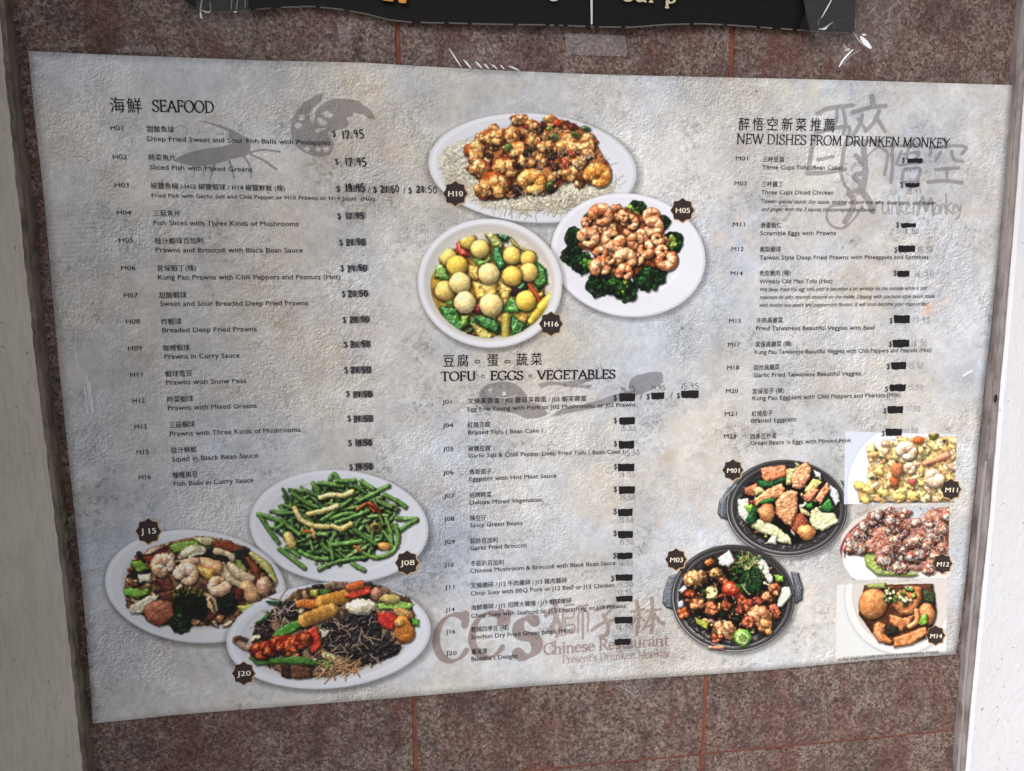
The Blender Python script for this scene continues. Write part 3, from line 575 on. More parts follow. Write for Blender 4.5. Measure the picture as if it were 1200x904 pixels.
for a, c in [((640, 140, 30), (84, 40, 34)), ((700, 300, 30), (64, 44, 26)), ((690, 480, 26), (54, 70, 28)), ((500, 490, 30), (66, 46, 40)), ((820, 290, 24), (170, 60, 36)), ((720, 360, 30), (80, 52, 36)), ((730, 115, 26), (214, 84, 44)), ((820, 140, 26), (120, 50, 40)), ((560, 290, 22), (70, 40, 26)), ((780, 340, 26), (196, 78, 44)), ((350, 300, 16), (80, 44, 30)), ((500, 350, 22), (70, 38, 24))]:
    (x, y), = q(a[0], a[1]); blob(x, y, a[2]/4.8, a[2]/5.6, random.random()*180, c, wob=.4, bump=1.2, bs=.8, spec=.2, cv=.2)
for a in [(462, 255, 22, 28, 20, (120, 140, 60)), (720, 195, 32, 22, 0, (110, 124, 56)), (840, 185, 34, 14, 30, (104, 116, 60)), (895, 150, 30, 18, 10, (96, 112, 66)), (690, 470, 20, 30, 20, (84, 100, 44)), (690, 145, 20, 10, 0, (150, 170, 70)), (575, 270, 16, 26, 10, (60, 66, 40))]:
    (x, y), = q(a[0], a[1]); blob(x, y, a[2]/4.8, a[3]/4.8, a[4], a[5], wob=.2, spec=.3, bump=.5); blob(x, y, a[2]/10, a[3]/10, a[4], tuple(c*.7 for c in a[5]), wob=.2, shd=0)
strands(610, 150, 690, 205, 90, (240, 214, 178), .28, 5, None, 1.8)
strands(590, 228, 690, 246, 60, (232, 216, 186), .45, 12, None, 1.2)
strands(670, 180, 700, 195, 26, (246, 224, 196), .3, 5, None, 1.8)
# ---- prawns and broccoli
plate(736, 299, 91, 72, 9, inner=.66, col=(226, 226, 234), well=(220, 220, 229), shadow=.25)
q = fr(640, 220, 5.65)
for a in [(600, 150, 72, 1), (770, 230, 50, 0), (835, 365, 78, 2), (190, 330, 70, 0), (170, 450, 72, 0), (240, 500, 76, 3), (310, 220, 70, 0), (350, 640, 88, 0), (440, 630, 80, 4), (520, 680, 82, 5), (670, 590, 96, 6), (740, 580, 60, 0), (565, 320, 78, 7)]:
    (x, y), = q(a[0], a[1]); r = a[2]/5.65
    lt = {1: (150, 190, 66), 2: (176, 200, 84), 3: (96, 150, 60), 4: (84, 150, 56), 5: (190, 200, 76), 6: (56, 112, 56), 7: (110, 104, 60)}.get(a[3]); off = {1: (-5, 2), 2: (-4, 0), 3: (5, -2), 4: (4, -2), 5: (-4, -6), 6: (-4, -3), 7: (2, -3)}.get(a[3], (0, 0))
    floret(x, y, r, 60, (24, 36, 24) if a[3] != 7 else (50, 46, 24), (40, 80, 38), lt, x+off[0], y+off[1], r*.62)
poly(q(300, 180, 470, 110, 620, 180, 780, 190, 770, 330, 860, 460, 800, 540, 640, 520, 590, 590, 470, 580, 300, 560, 320, 430, 210, 400, 230, 290), (176, 104, 66), 3, 2, shd=.4, bump=3, bs=.3, col2=(120, 60, 36), cs=.2)
for i in range(16):
    (X_, Y_), = q(random.uniform(330, 780), random.uniform(180, 520)); prawn(X_, Y_, random.uniform(8, 12), random.random()*360, (204, 122, 72), (238, 180, 130), 260, .42)
for i, (x, y, r, a_) in enumerate([(470, 160, 66, 20), (365, 190, 92, 200), (270, 225, 40, 100), (560, 235, 66, 190), (700, 190, 66, 160), (705, 265, 82, 250), (280, 340, 84, 210), (440, 340, 90, 20), (520, 190, 40, 60), (660, 410, 74, 300), (600, 470, 52, 20), (360, 440, 56, 200), (740, 340, 52, 30), (770, 420, 52, 120), (500, 420, 40, 0), (525, 480, 90, 180), (520, 565, 66, 170), (365, 530, 80, 150), (790, 480, 84, 330), (420, 480, 34, 0)]):
    (X_, Y_), = q(x, y); prawn(X_, Y_, r/5.65, a_, (204, 116, 66), (240, 178, 128), 320, .42, shd=.65, spec=.35)
# ---- fish balls in a deep bowl
plate(574, 332, 84.5, 75.5, 6, inner=.90, col=(228, 228, 234), well=(206, 202, 194), shadow=.28)
q = fr(480, 255, 5.832)
tint((lambda X, Y: ((ell(600, 315, 56, 44, 20)(X, Y)-1)*50, 0), (535, 265, 660, 365)), (190, 168, 134), .30, 30)
gB = ell(575, 335, 69, 60, 6); CLIP[0] = lambda X, Y: np.clip((1.03-gB(X, Y))*60, 0, 1)
blob(571, 340, 66, 56, 6, (138, 96, 46), wob=.05, hk=.03, bump=2, bs=.2, col2=(190, 150, 60), cs=.08, shd=.2, rim=.1)
fill(ell(571, 342, 62, 52, 6), 90, [(216, 180, 90), (150, 170, 70), (60, 110, 50), (206, 160, 70), (120, 70, 40), (226, 200, 120), (90, 130, 60)], 510, 290, 635, 392, (6, 14), (1.5, 4))
def pep(p, c, **k): poly(q(*p), c, 3.4, .5, bump=1.1, bs=.25, spec=.7, sp=14, cv=.2, shd=.5, col2=tuple(v*.7 for v in c), cs=.14, ct=.6, **k)
pep((510, 110, 570, 100, 640, 170, 640, 215, 560, 200), (150, 150, 70)); pep((670, 110, 760, 200, 860, 240, 780, 235, 700, 190), (170, 160, 80)); pep((580, 100, 680, 120, 670, 170, 630, 160), (36, 88, 50))
pep((860, 290, 930, 350, 945, 450, 880, 490, 840, 450, 870, 380), (56, 116, 38)); pep((200, 600, 330, 620, 350, 700, 400, 670, 410, 740, 340, 790, 250, 740), (52, 118, 38)); pep((350, 670, 405, 670, 400, 740, 350, 760), (130, 176, 60))
pep((440, 670, 560, 680, 620, 730, 600, 800, 480, 745), (46, 110, 40)); pep((690, 655, 800, 740, 760, 800, 690, 810), (54, 122, 40)); pep((640, 560, 700, 545, 780, 610, 740, 650, 640, 645), (94, 176, 68))
pep((180, 330, 230, 310, 280, 420, 250, 440, 170, 410), (120, 170, 62)); pep((430, 250, 520, 300, 550, 230, 560, 290, 480, 340, 440, 300), (128, 176, 70)); pep((570, 210, 610, 200, 660, 320, 620, 370, 570, 290), (48, 120, 56)); pep((240, 560, 300, 560, 310, 610, 250, 600), (140, 180, 66))
pep((700, 490, 790, 430, 800, 480, 740, 520), (44, 92, 44)); pep((320, 170, 350, 160, 410, 260, 350, 270, 320, 220), (212, 66, 40)); tube(q(820, 460, 860, 520, 880, 570), 2.4, (230, 90, 44), spec=.4); pep((400, 600, 500, 580, 490, 660, 430, 650), (190, 50, 36)); blob(*q(720, 510)[0], 10, 5, 0, (60, 34, 40), shd=.2)
pep((400, 320, 470, 340, 480, 430, 400, 420), (232, 180, 70)); pep((430, 440, 600, 450, 590, 540, 460, 560), (236, 184, 72)); pep((600, 430, 640, 440, 700, 490, 650, 620, 630, 560), (234, 190, 86)); tube(q(990, 520, 900, 620, 830, 710), [5, 7, 4.2], (224, 190, 60), spec=.3, bump=1)
pep((410, 720, 450, 720, 570, 800, 560, 840, 480, 835), (180, 160, 70)); tube(q(660, 680, 655, 820), [5.5, 4.5], (186, 170, 74), spec=.3, bump=1)
for (x, y, r, c) in [(400, 160, 58, (226, 206, 96)), (260, 270, 60, (226, 210, 110)), (480, 215, 64, (232, 214, 116)), (325, 330, 74, (230, 204, 80)), (240, 500, 70, (228, 206, 108)), (345, 450, 76, (236, 220, 140)), (540, 385, 74, (238, 222, 148)), (700, 260, 62, (236, 210, 104)), (810, 280, 54, (228, 200, 88)), (812, 375, 66, (234, 210, 112)), (700, 400, 70, (236, 208, 92)), (378, 580, 77, (238, 224, 156)), (558, 598, 82, (240, 222, 146)), (795, 570, 72, (238, 208, 84))]:
    c = (min(255, c[0]+12), c[1]-6, c[2]-6); (X_, Y_), = q(x, y); blob(X_, Y_, r/5.832, r/5.832, 0, c, wob=.05, bump=.5, bs=.5, spec=.10, sp=10, shd=.6, sb=3, hk=.75, col2=tuple(min(255, v*1.06) for v in c), cs=.12, rim=.2)
CLIP[0] = None
# ---- green beans
plate(397, 617, 105, 66, 4, inner=.80, col=(217, 220, 228), well=(214, 217, 222))
q = fr(290, 545, 5.714); gG = ell(393, 612, 82, 52, 3)
poly(q(220, 320, 330, 220, 450, 150, 580, 120, 740, 150, 880, 210, 980, 280, 950, 400, 940, 540, 800, 590, 640, 650, 430, 610, 320, 540, 340, 430), (40, 52, 26), 2, 3, shd=.3)
gcs = [(96, 142, 66), (112, 158, 76), (80, 124, 60), (136, 172, 96), (66, 102, 54), (120, 152, 84)]
for i in range(290):
    a = random.random()*6.28; rr_ = math.sqrt(random.random())*.93; cx = 393+72*rr_*math.cos(a); cy = 611+43*rr_*math.sin(a); th = random.gauss(.0, .7)
    if random.random() < .3: th += 1.3
    Lh = random.uniform(9, 17); bnd = random.uniform(-2.5, 2.5); c = random.choice(gcs)
    p = [(cx-Lh*math.cos(th), cy-Lh*math.sin(th)), (cx-bnd*math.sin(th), cy+bnd*math.cos(th)), (cx+Lh*math.cos(th), cy+Lh*math.sin(th))]
    tube(catmull(p, 3), random.uniform(1.6, 2.3), c, spec=.3, bump=.7, bs=.45, cv=.18, shd=.55, col2=tuple(v*.75 for v in c), cs=.2, ct=.62)
def bean(p, r=2.5, c=None): tube(catmull(q(*p), 4), r, c or random.choice(gcs[:2]), spec=.28, bump=.7, bs=.5, cv=.16, shd=.6)
for p in [(550, 100, 580, 60, 610, 110), (480, 120, 560, 130, 640, 140), (600, 110, 720, 105), (760, 110, 840, 160), (750, 240, 850, 190, 945, 140), (300, 190, 390, 250, 470, 285), (200, 325, 300, 320), (70, 330, 200, 370, 350, 465), (85, 345, 140, 430, 205, 520), (500, 370, 600, 300, 690, 235), (560, 360, 640, 330, 720, 325), (590, 385, 700, 350, 810, 305), (920, 200, 1000, 240, 1060, 280), (1000, 360, 1130, 362), (1130, 370, 1060, 410, 1020, 440), (930, 360, 960, 460, 965, 560), (990, 400, 1010, 500, 960, 590, 850, 620, 760, 580), (210, 560, 300, 630, 380, 690), (260, 550, 340, 610), (480, 700, 560, 660, 640, 640), (590, 450, 560, 520, 570, 625), (700, 420, 780, 480, 860, 530), (570, 535, 660, 525, 760, 510), (640, 640, 720, 625, 790, 620), (700, 660, 780, 705), (350, 580, 440, 620, 540, 630), (230, 400, 190, 430)]: bean(p)
for p in [(490, 220, 560, 200, 640, 205, 700, 180), (410, 330, 500, 310, 600, 275), (315, 290, 360, 370, 450, 410, 540, 415), (570, 410, 630, 430, 690, 395)]:
    tube(catmull(q(*p), 4), [3.2]*(4*(len(p)//2-1)+1), (216, 194, 106), spec=.25, bump=.8, bs=.4, col2=(228, 212, 150), cs=.2, shd=.5)
blob(*q(285, 505)[0], 6, 12, -25, (214, 184, 110), spec=.2, bump=.6, wob=.15); blob(*q(440, 460)[0], 3, 7, -15, (212, 170, 110), spec=.2); blob(*q(915, 545)[0], 8, 5, 10, (224, 160, 84), spec=.2, bump=.8); blob(*q(860, 415)[0], 8, 5.6, 10, (150, 134, 70), spec=.2, bump=1); blob(*q(860, 415)[0], 4, 2.6, 10, (70, 66, 36), shd=0)
for p in [(730, 300, 790, 265, 850, 310), (760, 280, 820, 255, 880, 315), (720, 545, 760, 575), (370, 440, 420, 450)]: tube(catmull(q(*p), 4), 1.5, (212, 108, 50), spec=.3)
tube(catmull(q(800, 262, 850, 280, 890, 320), 4), 1.3, (150, 34, 24), spec=.3)
# ---- mixed vegetables with prawns
plate(229, 687, 106, 66, 6, inner=.80, col=(214, 217, 224), well=(206, 206, 208))
q = fr(115, 610, 5.58)
poly(q(170, 440, 220, 270, 340, 180, 480, 140, 640, 100, 800, 120, 980, 180, 1150, 350, 1160, 470, 1080, 560, 900, 680, 650, 690, 450, 680, 300, 620, 190, 570), (150, 112, 76), 3, 2, shd=.25, bump=2, bs=.3, col2=(84, 54, 40), cs=.12, rim=.1)
def P_(p, c, b=2.4, **k):
    kk = dict(bump=1.2, bs=.35, spec=.22, cv=.14, shd=.5); kk.update(k); poly(q(*p), c, b, .5, **kk)
fill(ell(233, 684, 86, 49, 6), 190, [(214, 190, 150), (196, 166, 120), (124, 156, 66), (60, 66, 40), (134, 66, 46), (226, 206, 170), (176, 120, 84), (40, 42, 34), (206, 176, 110), (150, 100, 70)], 140, 630, 325, 742)
P_((460, 170, 520, 140, 640, 130, 680, 170, 620, 200, 500, 210), (122, 160, 60)); P_((600, 110, 740, 110, 780, 150, 700, 170), (196, 190, 136)); P_((215, 270, 280, 255, 340, 320, 260, 335), (118, 160, 54)); P_((210, 320, 265, 330, 250, 380, 215, 370), (34, 38, 28)); P_((260, 350, 350, 345, 350, 400, 270, 405), (206, 200, 176))
P_((165, 440, 260, 440, 340, 480, 260, 505, 170, 485), (120, 172, 60)); P_((205, 560, 330, 490, 400, 490, 330, 600, 220, 610), (208, 196, 166)); P_((740, 135, 860, 130, 900, 170, 960, 180, 940, 215, 860, 200, 760, 180), (134, 62, 42)); P_((300, 240, 380, 180, 460, 175, 400, 230, 320, 290), (140, 60, 44)); P_((300, 225, 340, 180, 430, 170, 350, 220), (214, 180, 150))
P_((690, 180, 800, 190, 880, 260, 800, 280, 700, 230), (34, 38, 34)); P_((890, 200, 970, 170, 1000, 320, 940, 290, 900, 240), (38, 36, 34)); P_((380, 380, 470, 370, 500, 440, 440, 470), (120, 62, 50)); P_((400, 470, 480, 460, 500, 530, 420, 520), (112, 54, 46))
blob(*q(990, 220)[0], 4, 3, 0, (30, 32, 28)); tube(catmull(q(1000, 220, 1100, 300, 1150, 400), 4), [3, 5, 4], (190, 186, 110), spec=.2, bump=1); tube(q(1080, 320, 1140, 400), 1, (30, 34, 28)); tube(q(980, 250, 1030, 330, 1040, 390), [3, 5, 3], (134, 66, 40), spec=.2); P_((880, 250, 930, 260, 980, 330, 930, 340), (150, 164, 76)); P_((640, 570, 760, 590, 780, 640, 700, 660, 620, 620), (104, 50, 40)); P_((770, 640, 830, 580, 850, 590, 800, 670), (196, 130, 90))
floret(*q(580, 560)[0], 17, 60, (22, 30, 22), (30, 44, 26)); floret(*q(650, 560)[0], 14, 50, (20, 28, 20), (30, 44, 26)); floret(*q(830, 540)[0], 14, 50, (24, 40, 28), (34, 58, 38))
for x in (500, 540, 590, 640, 680):
    for k in range(6): (X_, Y_), = q(x+random.uniform(-25, 25), 480+random.uniform(-35, 20)); blob(X_, Y_, 1.5, 1.2, 0, random.choice([(150, 160, 60), (120, 140, 54), (90, 110, 44)]), wob=.3, shd=.3)
tube(catmull(q(560, 220, 620, 200, 690, 200), 4), [5, 7.5, 4], (212, 196, 160), spec=.25, bump=.7); tube(catmull(q(600, 240, 640, 220, 690, 215), 3), 1.6, (240, 230, 206)); tube(catmull(q(810, 300, 850, 370, 940, 420), 4), [5, 6.5, 4.5], (216, 192, 154), spec=.25, bump=.6); tube(catmull(q(860, 290, 920, 350, 1000, 385), 4), [4, 7, 5], (208, 184, 148), spec=.2, bump=.6); tube(catmull(q(770, 200, 850, 220, 880, 250), 4), 4, (204, 186, 150), spec=.2)
tube(q(680, 280, 770, 310), [8, 9], (228, 172, 120), spec=.3, bump=.6); tube(q(650, 320, 730, 350), [4, 7], (216, 166, 80), spec=.3); tube(q(970, 440, 1010, 490), [9, 9.5], (218, 168, 116), spec=.3, bump=.6); blob(*q(1085, 430)[0], 9, 12, 10, (204, 158, 126), spec=.3, bump=1); tube(q(560, 280, 640, 265), 5, (222, 176, 140)); P_((900, 560, 1090, 530, 1060, 590, 950, 610), (176, 178, 84)); P_((700, 470, 760, 490, 790, 590, 760, 615, 720, 570), (214, 176, 130)); tube(q(735, 510, 765, 590), 1.3, (70, 80, 40)); P_((900, 440, 950, 450, 940, 520, 890, 520), (104, 44, 32))
blob(*q(400, 595)[0], 18, 15.5, 0, (156, 88, 62), wob=.12, bump=2.2, bs=.35, spec=.12, col2=(176, 108, 78), cs=.25, hk=.35, shd=.6, rim=.45); poly(q(340, 640, 460, 650, 400, 695), (138, 66, 48), 2, .5, bump=1)
floret(*q(540, 670)[0], 12.5, 60, (24, 42, 24), (54, 86, 44))
for x, y, r, a_ in [(435, 290, 92, 120), (580, 360, 92, 200), (790, 420, 84, 20)]:
    (X_, Y_), = q(x, y); prawn(X_, Y_, r/5.58, a_, (228, 176, 134), (248, 212, 182), 320, .47)
# ---- vegetable and fungus plate
plate(385, 745, 120, 62, -5, inner=.86, col=(217, 220, 228), well=(206, 206, 210))
q = fr(265, 670, 5.0)
poly(q(170, 320, 300, 200, 400, 110, 640, 60, 900, 80, 1080, 160, 1120, 300, 1010, 470, 800, 560, 600, 620, 330, 600, 140, 500), (150, 118, 88), 3, 2, shd=.25, bump=2, bs=.3, col2=(90, 66, 52), cs=.1, rim=.1)
fill(ell(385, 738, 96, 47, -6), 170, [(206, 180, 146), (60, 48, 46), (38, 32, 34), (190, 150, 110), (96, 130, 60), (210, 120, 60), (222, 200, 160), (70, 54, 46)], 280, 685, 490, 795)
strands(300, 690, 480, 790, 230, (214, 190, 158), .45, 12, lambda x, y: ell(385, 738, 92, 44, -6)(x, y) < 1, 1)
for p in [((260, 230, 350, 170, 420, 180, 410, 280, 300, 270)), ((190, 350, 260, 320, 290, 370, 220, 410)), ((500, 80, 560, 70, 580, 90, 520, 100)), ((600, 110, 720, 80, 740, 110, 640, 125)), ((560, 310, 760, 230, 890, 260, 900, 330, 940, 400, 1010, 430, 1000, 480, 860, 540, 760, 500, 640, 480, 560, 440)), ((860, 230, 940, 260, 930, 300)), ((780, 80, 840, 60, 880, 90, 860, 160, 800, 150))]:
    P_(p, (40, 33, 36), 3, bump=4, bs=.28, spec=.30, sp=10, cv=.25, col2=(26, 20, 22), cs=.2)
for i in range(26):
    x = random.uniform(600, 960); y = random.uniform(260, 460); (X_, Y_), = q(x, y); tube(catmull([(X_, Y_), (X_+random.uniform(-6, 6), Y_+random.uniform(-4, 4)), (X_+random.uniform(-12, 12), Y_+random.uniform(-5, 5))], 3), random.uniform(.8, 2), (58, 48, 52), spec=.4, shd=.5)
strands(380, 725, 455, 770, 34, (196, 170, 142), .6, 13, None, 1.2); strands(320, 700, 350, 730, 16, (206, 184, 160), .8, 14, None, 1)
P_((230, 170, 330, 175, 310, 195, 250, 190), (34, 86, 44)); P_((170, 300, 250, 240, 250, 270, 200, 300), (60, 110, 44)); P_((540, 100, 620, 110, 590, 140, 540, 130), (70, 120, 50)); P_((490, 110, 540, 100, 540, 150, 500, 150), (176, 170, 76))
P_((250, 400, 290, 350, 370, 300, 440, 280, 460, 310, 400, 350, 300, 410), (84, 150, 56)); P_((130, 500, 330, 505, 430, 495, 560, 530, 540, 550, 300, 540, 180, 550), (74, 124, 52)); P_((560, 510, 630, 540, 620, 590, 580, 570), (104, 170, 66)); tube(catmull(q(580, 490, 640, 520, 670, 560), 3), 4, (206, 204, 150), spec=.2)
P_((870, 190, 950, 180, 1020, 170, 1100, 185, 1080, 215, 980, 222, 900, 218), (146, 190, 84), 1.5); P_((1090, 260, 1130, 280, 1130, 320, 1090, 310), (100, 170, 60))
tube(q(425, 190, 540, 190, 560, 175), [5, 6, 7], (222, 126, 56), bands=1.2, bk=.3, spec=.25); tube(q(560, 180, 700, 145), [8.5, 8], (226, 154, 62), bands=1.6, bk=.35, spec=.2, bump=1, bs=.8); tube(q(460, 285, 620, 225), [8.5, 8], (224, 160, 74), bands=1.6, bk=.35, spec=.2, bump=1, bs=.8)
P_((690, 145, 760, 100, 850, 80, 850, 125, 740, 160), (214, 66, 44), 2, spec=.3); tube(q(720, 95, 790, 75), 5, (206, 106, 56), bump=1); blob(*q(790, 205)[0], 18, 10, -4, (226, 214, 186), bump=1.6, bs=.3, spec=.2, wob=.25); blob(*q(880, 130)[0], 7, 8, 0, (176, 128, 100), bump=1.4); blob(*q(960, 160)[0], 12, 6, 0, (208, 186, 110), bump=1.6); blob(*q(1040, 245)[0], 12, 6, 20, (196, 150, 90), bump=1.6)
P_((880, 240, 960, 235, 1000, 260, 980, 340, 920, 330, 890, 290), (190, 50, 40), 2); P_((390, 390, 530, 315, 560, 420, 550, 450, 500, 480, 480, 400), (206, 62, 46), 2.5); P_((550, 340, 610, 345, 590, 380, 560, 390), (216, 208, 190))
tube(q(1030, 300, 1050, 360), [9, 11.5], (214, 132, 52), bands=2.2, bk=.4, spec=.15, shd=.5); blob(*q(1015, 295)[0], 6, 5, 0, (232, 180, 96), bump=.7)
tube(catmull(q(60, 400, 110, 440, 160, 450), 4), [5, 4, 5], (176, 140, 116), bump=1, spec=.2); tube(catmull(q(55, 395, 80, 385, 120, 400), 4), 2.3, (96, 70, 56)); P_((320, 550, 400, 545, 500, 565, 500, 620, 420, 630, 330, 615), (104, 70, 50), 3); P_((320, 545, 370, 545, 370, 620, 325, 610), (70, 46, 34), 2)
for i in range(11):
    (X_, Y_), = q(185+28*i, 460-5*i+random.uniform(-20, 20)); nugget(X_, Y_, 9, 9, 0, (206, 82, 38), (226, 110, 54), (140, 40, 20), 5)
strands(380, 775, 420, 795, 40, (204, 150, 110), .8, 13, lambda x, y: ell(385, 740, 100, 52, -6)(x, y) < 1, .8)
# ---- two black iron pans
def pan(cx, cy, rx, ry, rot, h1, h2):
    for h in (h1, h2):
        poly(h, (70, 72, 80), 2.2, .2, spec=.35, sp=6, shd=.3, rim=.5, bump=1.2, bs=.25)
        c = np.mean(h, 0); poly([(c[0]+(p[0]-c[0])*.55, c[1]+(p[1]-c[1])*.72) for p in h], (126, 130, 142), 1.2, .2, shd=0, bump=2, bs=.4)
    g = ell(cx, cy, rx, ry, rot); mn = min(rx, ry); sl = win(cx-rx-8, cy-ry-8, cx+rx+8, cy+ry+8); X, Y = PXX[sl], PXY[sl]
    s = g(X-1.5, Y-2.5); CV[sl] *= (1-.3*np.clip(1-(s-1)*mn/4, 0, 1))[..., None]
    q_ = g(X, Y); m = np.clip(.5-(q_-1)*mn/.5, 0, 1)[..., None]; a = np.arctan2(Y-cy, X-cx); lit = .5+.5*np.cos(a-math.radians(120))
    c = np.ones(X.shape+(3,), np.float32)*C(44, 41, 42)+(.04*(FB(X, Y, .3, 3, 3)-.5))[..., None]
    for (r0, wd, v) in ((.975, .010, .5), (.93, .012, .14), (.90, .012, .42)):
        c += (v*np.exp(-((q_-r0)/wd)**2)*(.25+lit))[..., None]
    gl = np.exp(-((q_-.80)/.045)**2)*np.clip(FB(X, Y, .5, 9, 3)*2.6-1.15, 0, 1)*lit; c += (.55*gl)[..., None]
    c -= (.10*np.clip((.78-q_)*6, 0, 1))[..., None]
    CV[sl] = CV[sl]*(1-m)+np.clip(c, 0, 1)*m
q = fr(835, 530, 6.953)
pan(921.3, 596, 71.5, 57, 4, q(200, 255, 120, 290, 50, 400, 38, 490, 60, 530, 120, 550, 150, 400), q(1040, 225, 1110, 250, 1150, 330, 1158, 390, 1130, 420, 1090, 420, 1090, 320))
tube(catmull(q(190, 265, 90, 390, 75, 520), 5), 1.1, (150, 154, 164), shd=0)
strands(850, 568, 900, 605, 1, (240, 240, 236), 1, 5)
fill(ell(921, 592, 52, 41, 4), 120, [(220, 216, 170), (206, 190, 120), (60, 110, 50), (40, 70, 40), (206, 120, 70), (150, 80, 50), (228, 226, 206), (50, 44, 38)], 865, 545, 980, 640, (4, 9), (1, 2.4))
P_((200, 380, 290, 370, 300, 500, 270, 570, 210, 510), (226, 226, 216)); P_((950, 260, 1020, 310, 1040, 400, 1000, 440, 960, 350), (220, 224, 230)); P_((660, 75, 720, 100, 690, 120), (216, 214, 150)); P_((820, 140, 880, 170, 890, 230, 840, 200), (226, 228, 214))
P_((270, 570, 380, 540, 520, 600, 640, 700, 640, 750, 520, 730, 430, 740, 480, 680, 380, 650), (222, 216, 168), 3); P_((420, 740, 520, 680, 520, 750), (230, 230, 214)); P_((800, 480, 850, 440, 900, 490, 990, 490, 1035, 570, 900, 640, 820, 620, 790, 560), (222, 216, 164), 3, bump=2)
for p, c in [((260, 290, 360, 250, 400, 330, 330, 360, 260, 340), (170, 96, 64)), ((320, 300, 400, 270, 420, 320, 350, 350), (216, 186, 120)), ((390, 130, 450, 115, 590, 105, 610, 170, 560, 210, 430, 240, 400, 200), (206, 124, 84)), ((360, 220, 480, 240, 620, 190, 600, 230, 450, 290, 380, 280), (30, 84, 44)), ((250, 430, 320, 420, 350, 480, 290, 490), (130, 176, 60)), ((270, 540, 330, 430, 380, 440, 350, 560, 300, 600), (30, 78, 40)), ((330, 390, 440, 300, 560, 250, 590, 300, 560, 360, 400, 410, 350, 440), (210, 138, 92)), ((380, 400, 460, 370, 530, 390, 400, 430), (50, 110, 50)), ((600, 140, 690, 120, 640, 260, 600, 270), (196, 186, 120)), ((640, 200, 700, 110, 770, 75, 805, 130, 790, 220, 720, 300, 650, 290), (208, 140, 98)), ((740, 320, 820, 210, 900, 240, 860, 280, 790, 330), (206, 196, 110)), ((730, 350, 830, 280, 870, 310, 800, 400, 750, 400), (194, 114, 78)), ((830, 380, 930, 240, 960, 300, 880, 430), (204, 128, 90)), ((860, 460, 950, 370, 990, 460, 940, 490), (56, 128, 52)), ((750, 430, 820, 400, 820, 460, 770, 460), (60, 128, 56)), ((700, 440, 780, 480, 800, 520, 720, 500), (214, 190, 130))]:
    P_(p, c, 3, bump=1.8, bs=.5, spec=.25, col2=tuple(min(255, v*1.15+12) for v in c), cs=.35)
blob(*q(440, 490)[0], 10.5, 11, 0, (206, 130, 82), bump=1.5, col2=(236, 170, 100), cs=.2, spec=.3); blob(*q(705, 580)[0], 11, 12, 0, (172, 88, 58), bump=2, spec=.2); blob(*q(765, 650)[0], 11, 9.5, 10, (212, 138, 86), bump=1.2, spec=.4, col2=(240, 176, 100), cs=.15)
P_((510, 400, 570, 330, 640, 305, 690, 320, 690, 480, 640, 600, 590, 580, 520, 510), (210, 142, 100), 4, bump=2, bs=.6, spec=.22, col2=(236, 170, 118), cs=.4)
q = fr(770, 630, 6.456)
pan(859, 701, 72.5, 63, 4, q(165, 270, 90, 290, 50, 400, 38, 490, 70, 530, 120, 545, 130, 400), q(1010, 255, 1070, 265, 1105, 380, 1100, 470, 1050, 500, 1030, 480, 1040, 380))
fill(ell(861, 696, 56, 46, 4), 170, [(206, 120, 76), (176, 84, 52), (90, 46, 32), (226, 170, 120), (60, 90, 44), (44, 50, 34), (140, 66, 44), (222, 204, 160)], 800, 645, 925, 750, (4, 9), (1, 2.6))
P_((460, 150, 545, 90, 585, 170, 540, 220, 460, 200), (232, 232, 230), 2); P_((720, 150, 770, 130, 830, 190, 880, 320, 850, 350, 800, 270), (228, 222, 214), 2); P_((160, 400, 220, 340, 230, 400, 190, 430), (230, 230, 226)); P_((155, 480, 195, 470, 200, 520, 160, 530), (228, 230, 232)); P_((940, 380, 1000, 370, 1020, 430, 960, 510, 900, 540, 920, 440), (226, 228, 214), 2.5)
P_((880, 280, 950, 290, 960, 340, 900, 330), (130, 176, 70)); P_((280, 600, 390, 640, 380, 700, 300, 650), (176, 180, 70)); P_((150, 200, 250, 200, 200, 300), (50, 46, 44), shd=0)
P_((480, 480, 580, 500, 600, 560, 480, 600), (40, 60, 30)); P_((320, 380, 380, 390, 350, 450), (44, 72, 36))
for (x, y, rx, ry, c) in [(400, 190, 44, 34, (176, 100, 50)), (440, 270, 60, 40, (216, 160, 96)), (290, 310, 92, 68, (220, 160, 100)), (240, 420, 56, 36, (190, 80, 40)), (200, 570, 46, 46, (190, 92, 46)), (300, 500, 60, 50, (222, 140, 84)), (410, 420, 44, 70, (216, 190, 128)), (410, 540, 52, 60, (198, 110, 66)), (500, 330, 40, 30, (214, 110, 60)), (630, 450, 40, 50, (176, 74, 44)), (520, 510, 40, 50, (170, 80, 46)), (690, 510, 54, 48, (190, 84, 50)), (760, 480, 50, 40, (150, 60, 40)), (850, 440, 50, 50, (220, 130, 80)), (895, 390, 46, 52, (214, 116, 72)), (880, 560, 50, 66, (190, 96, 60)), (770, 600, 100, 84, (216, 140, 90)), (820, 680, 66, 56, (218, 140, 80)), (500, 700, 110, 76, (218, 150, 100)), (450, 760, 56, 30, (200, 100, 60)), (620, 540, 36, 40, (130, 56, 34)), (690, 640, 50, 50, (190, 96, 60))]:
    (X_, Y_), = q(x, y); nugget(X_, Y_, rx/6.456, ry/6.456, 0, c, tuple(min(255, v*1.1+22) for v in c), tuple(v*.55 for v in c), 9)
blob(*q(560, 385)[0], 11.5, 9, 10, (190, 60, 34), bump=1.2, spec=.5, sp=12)
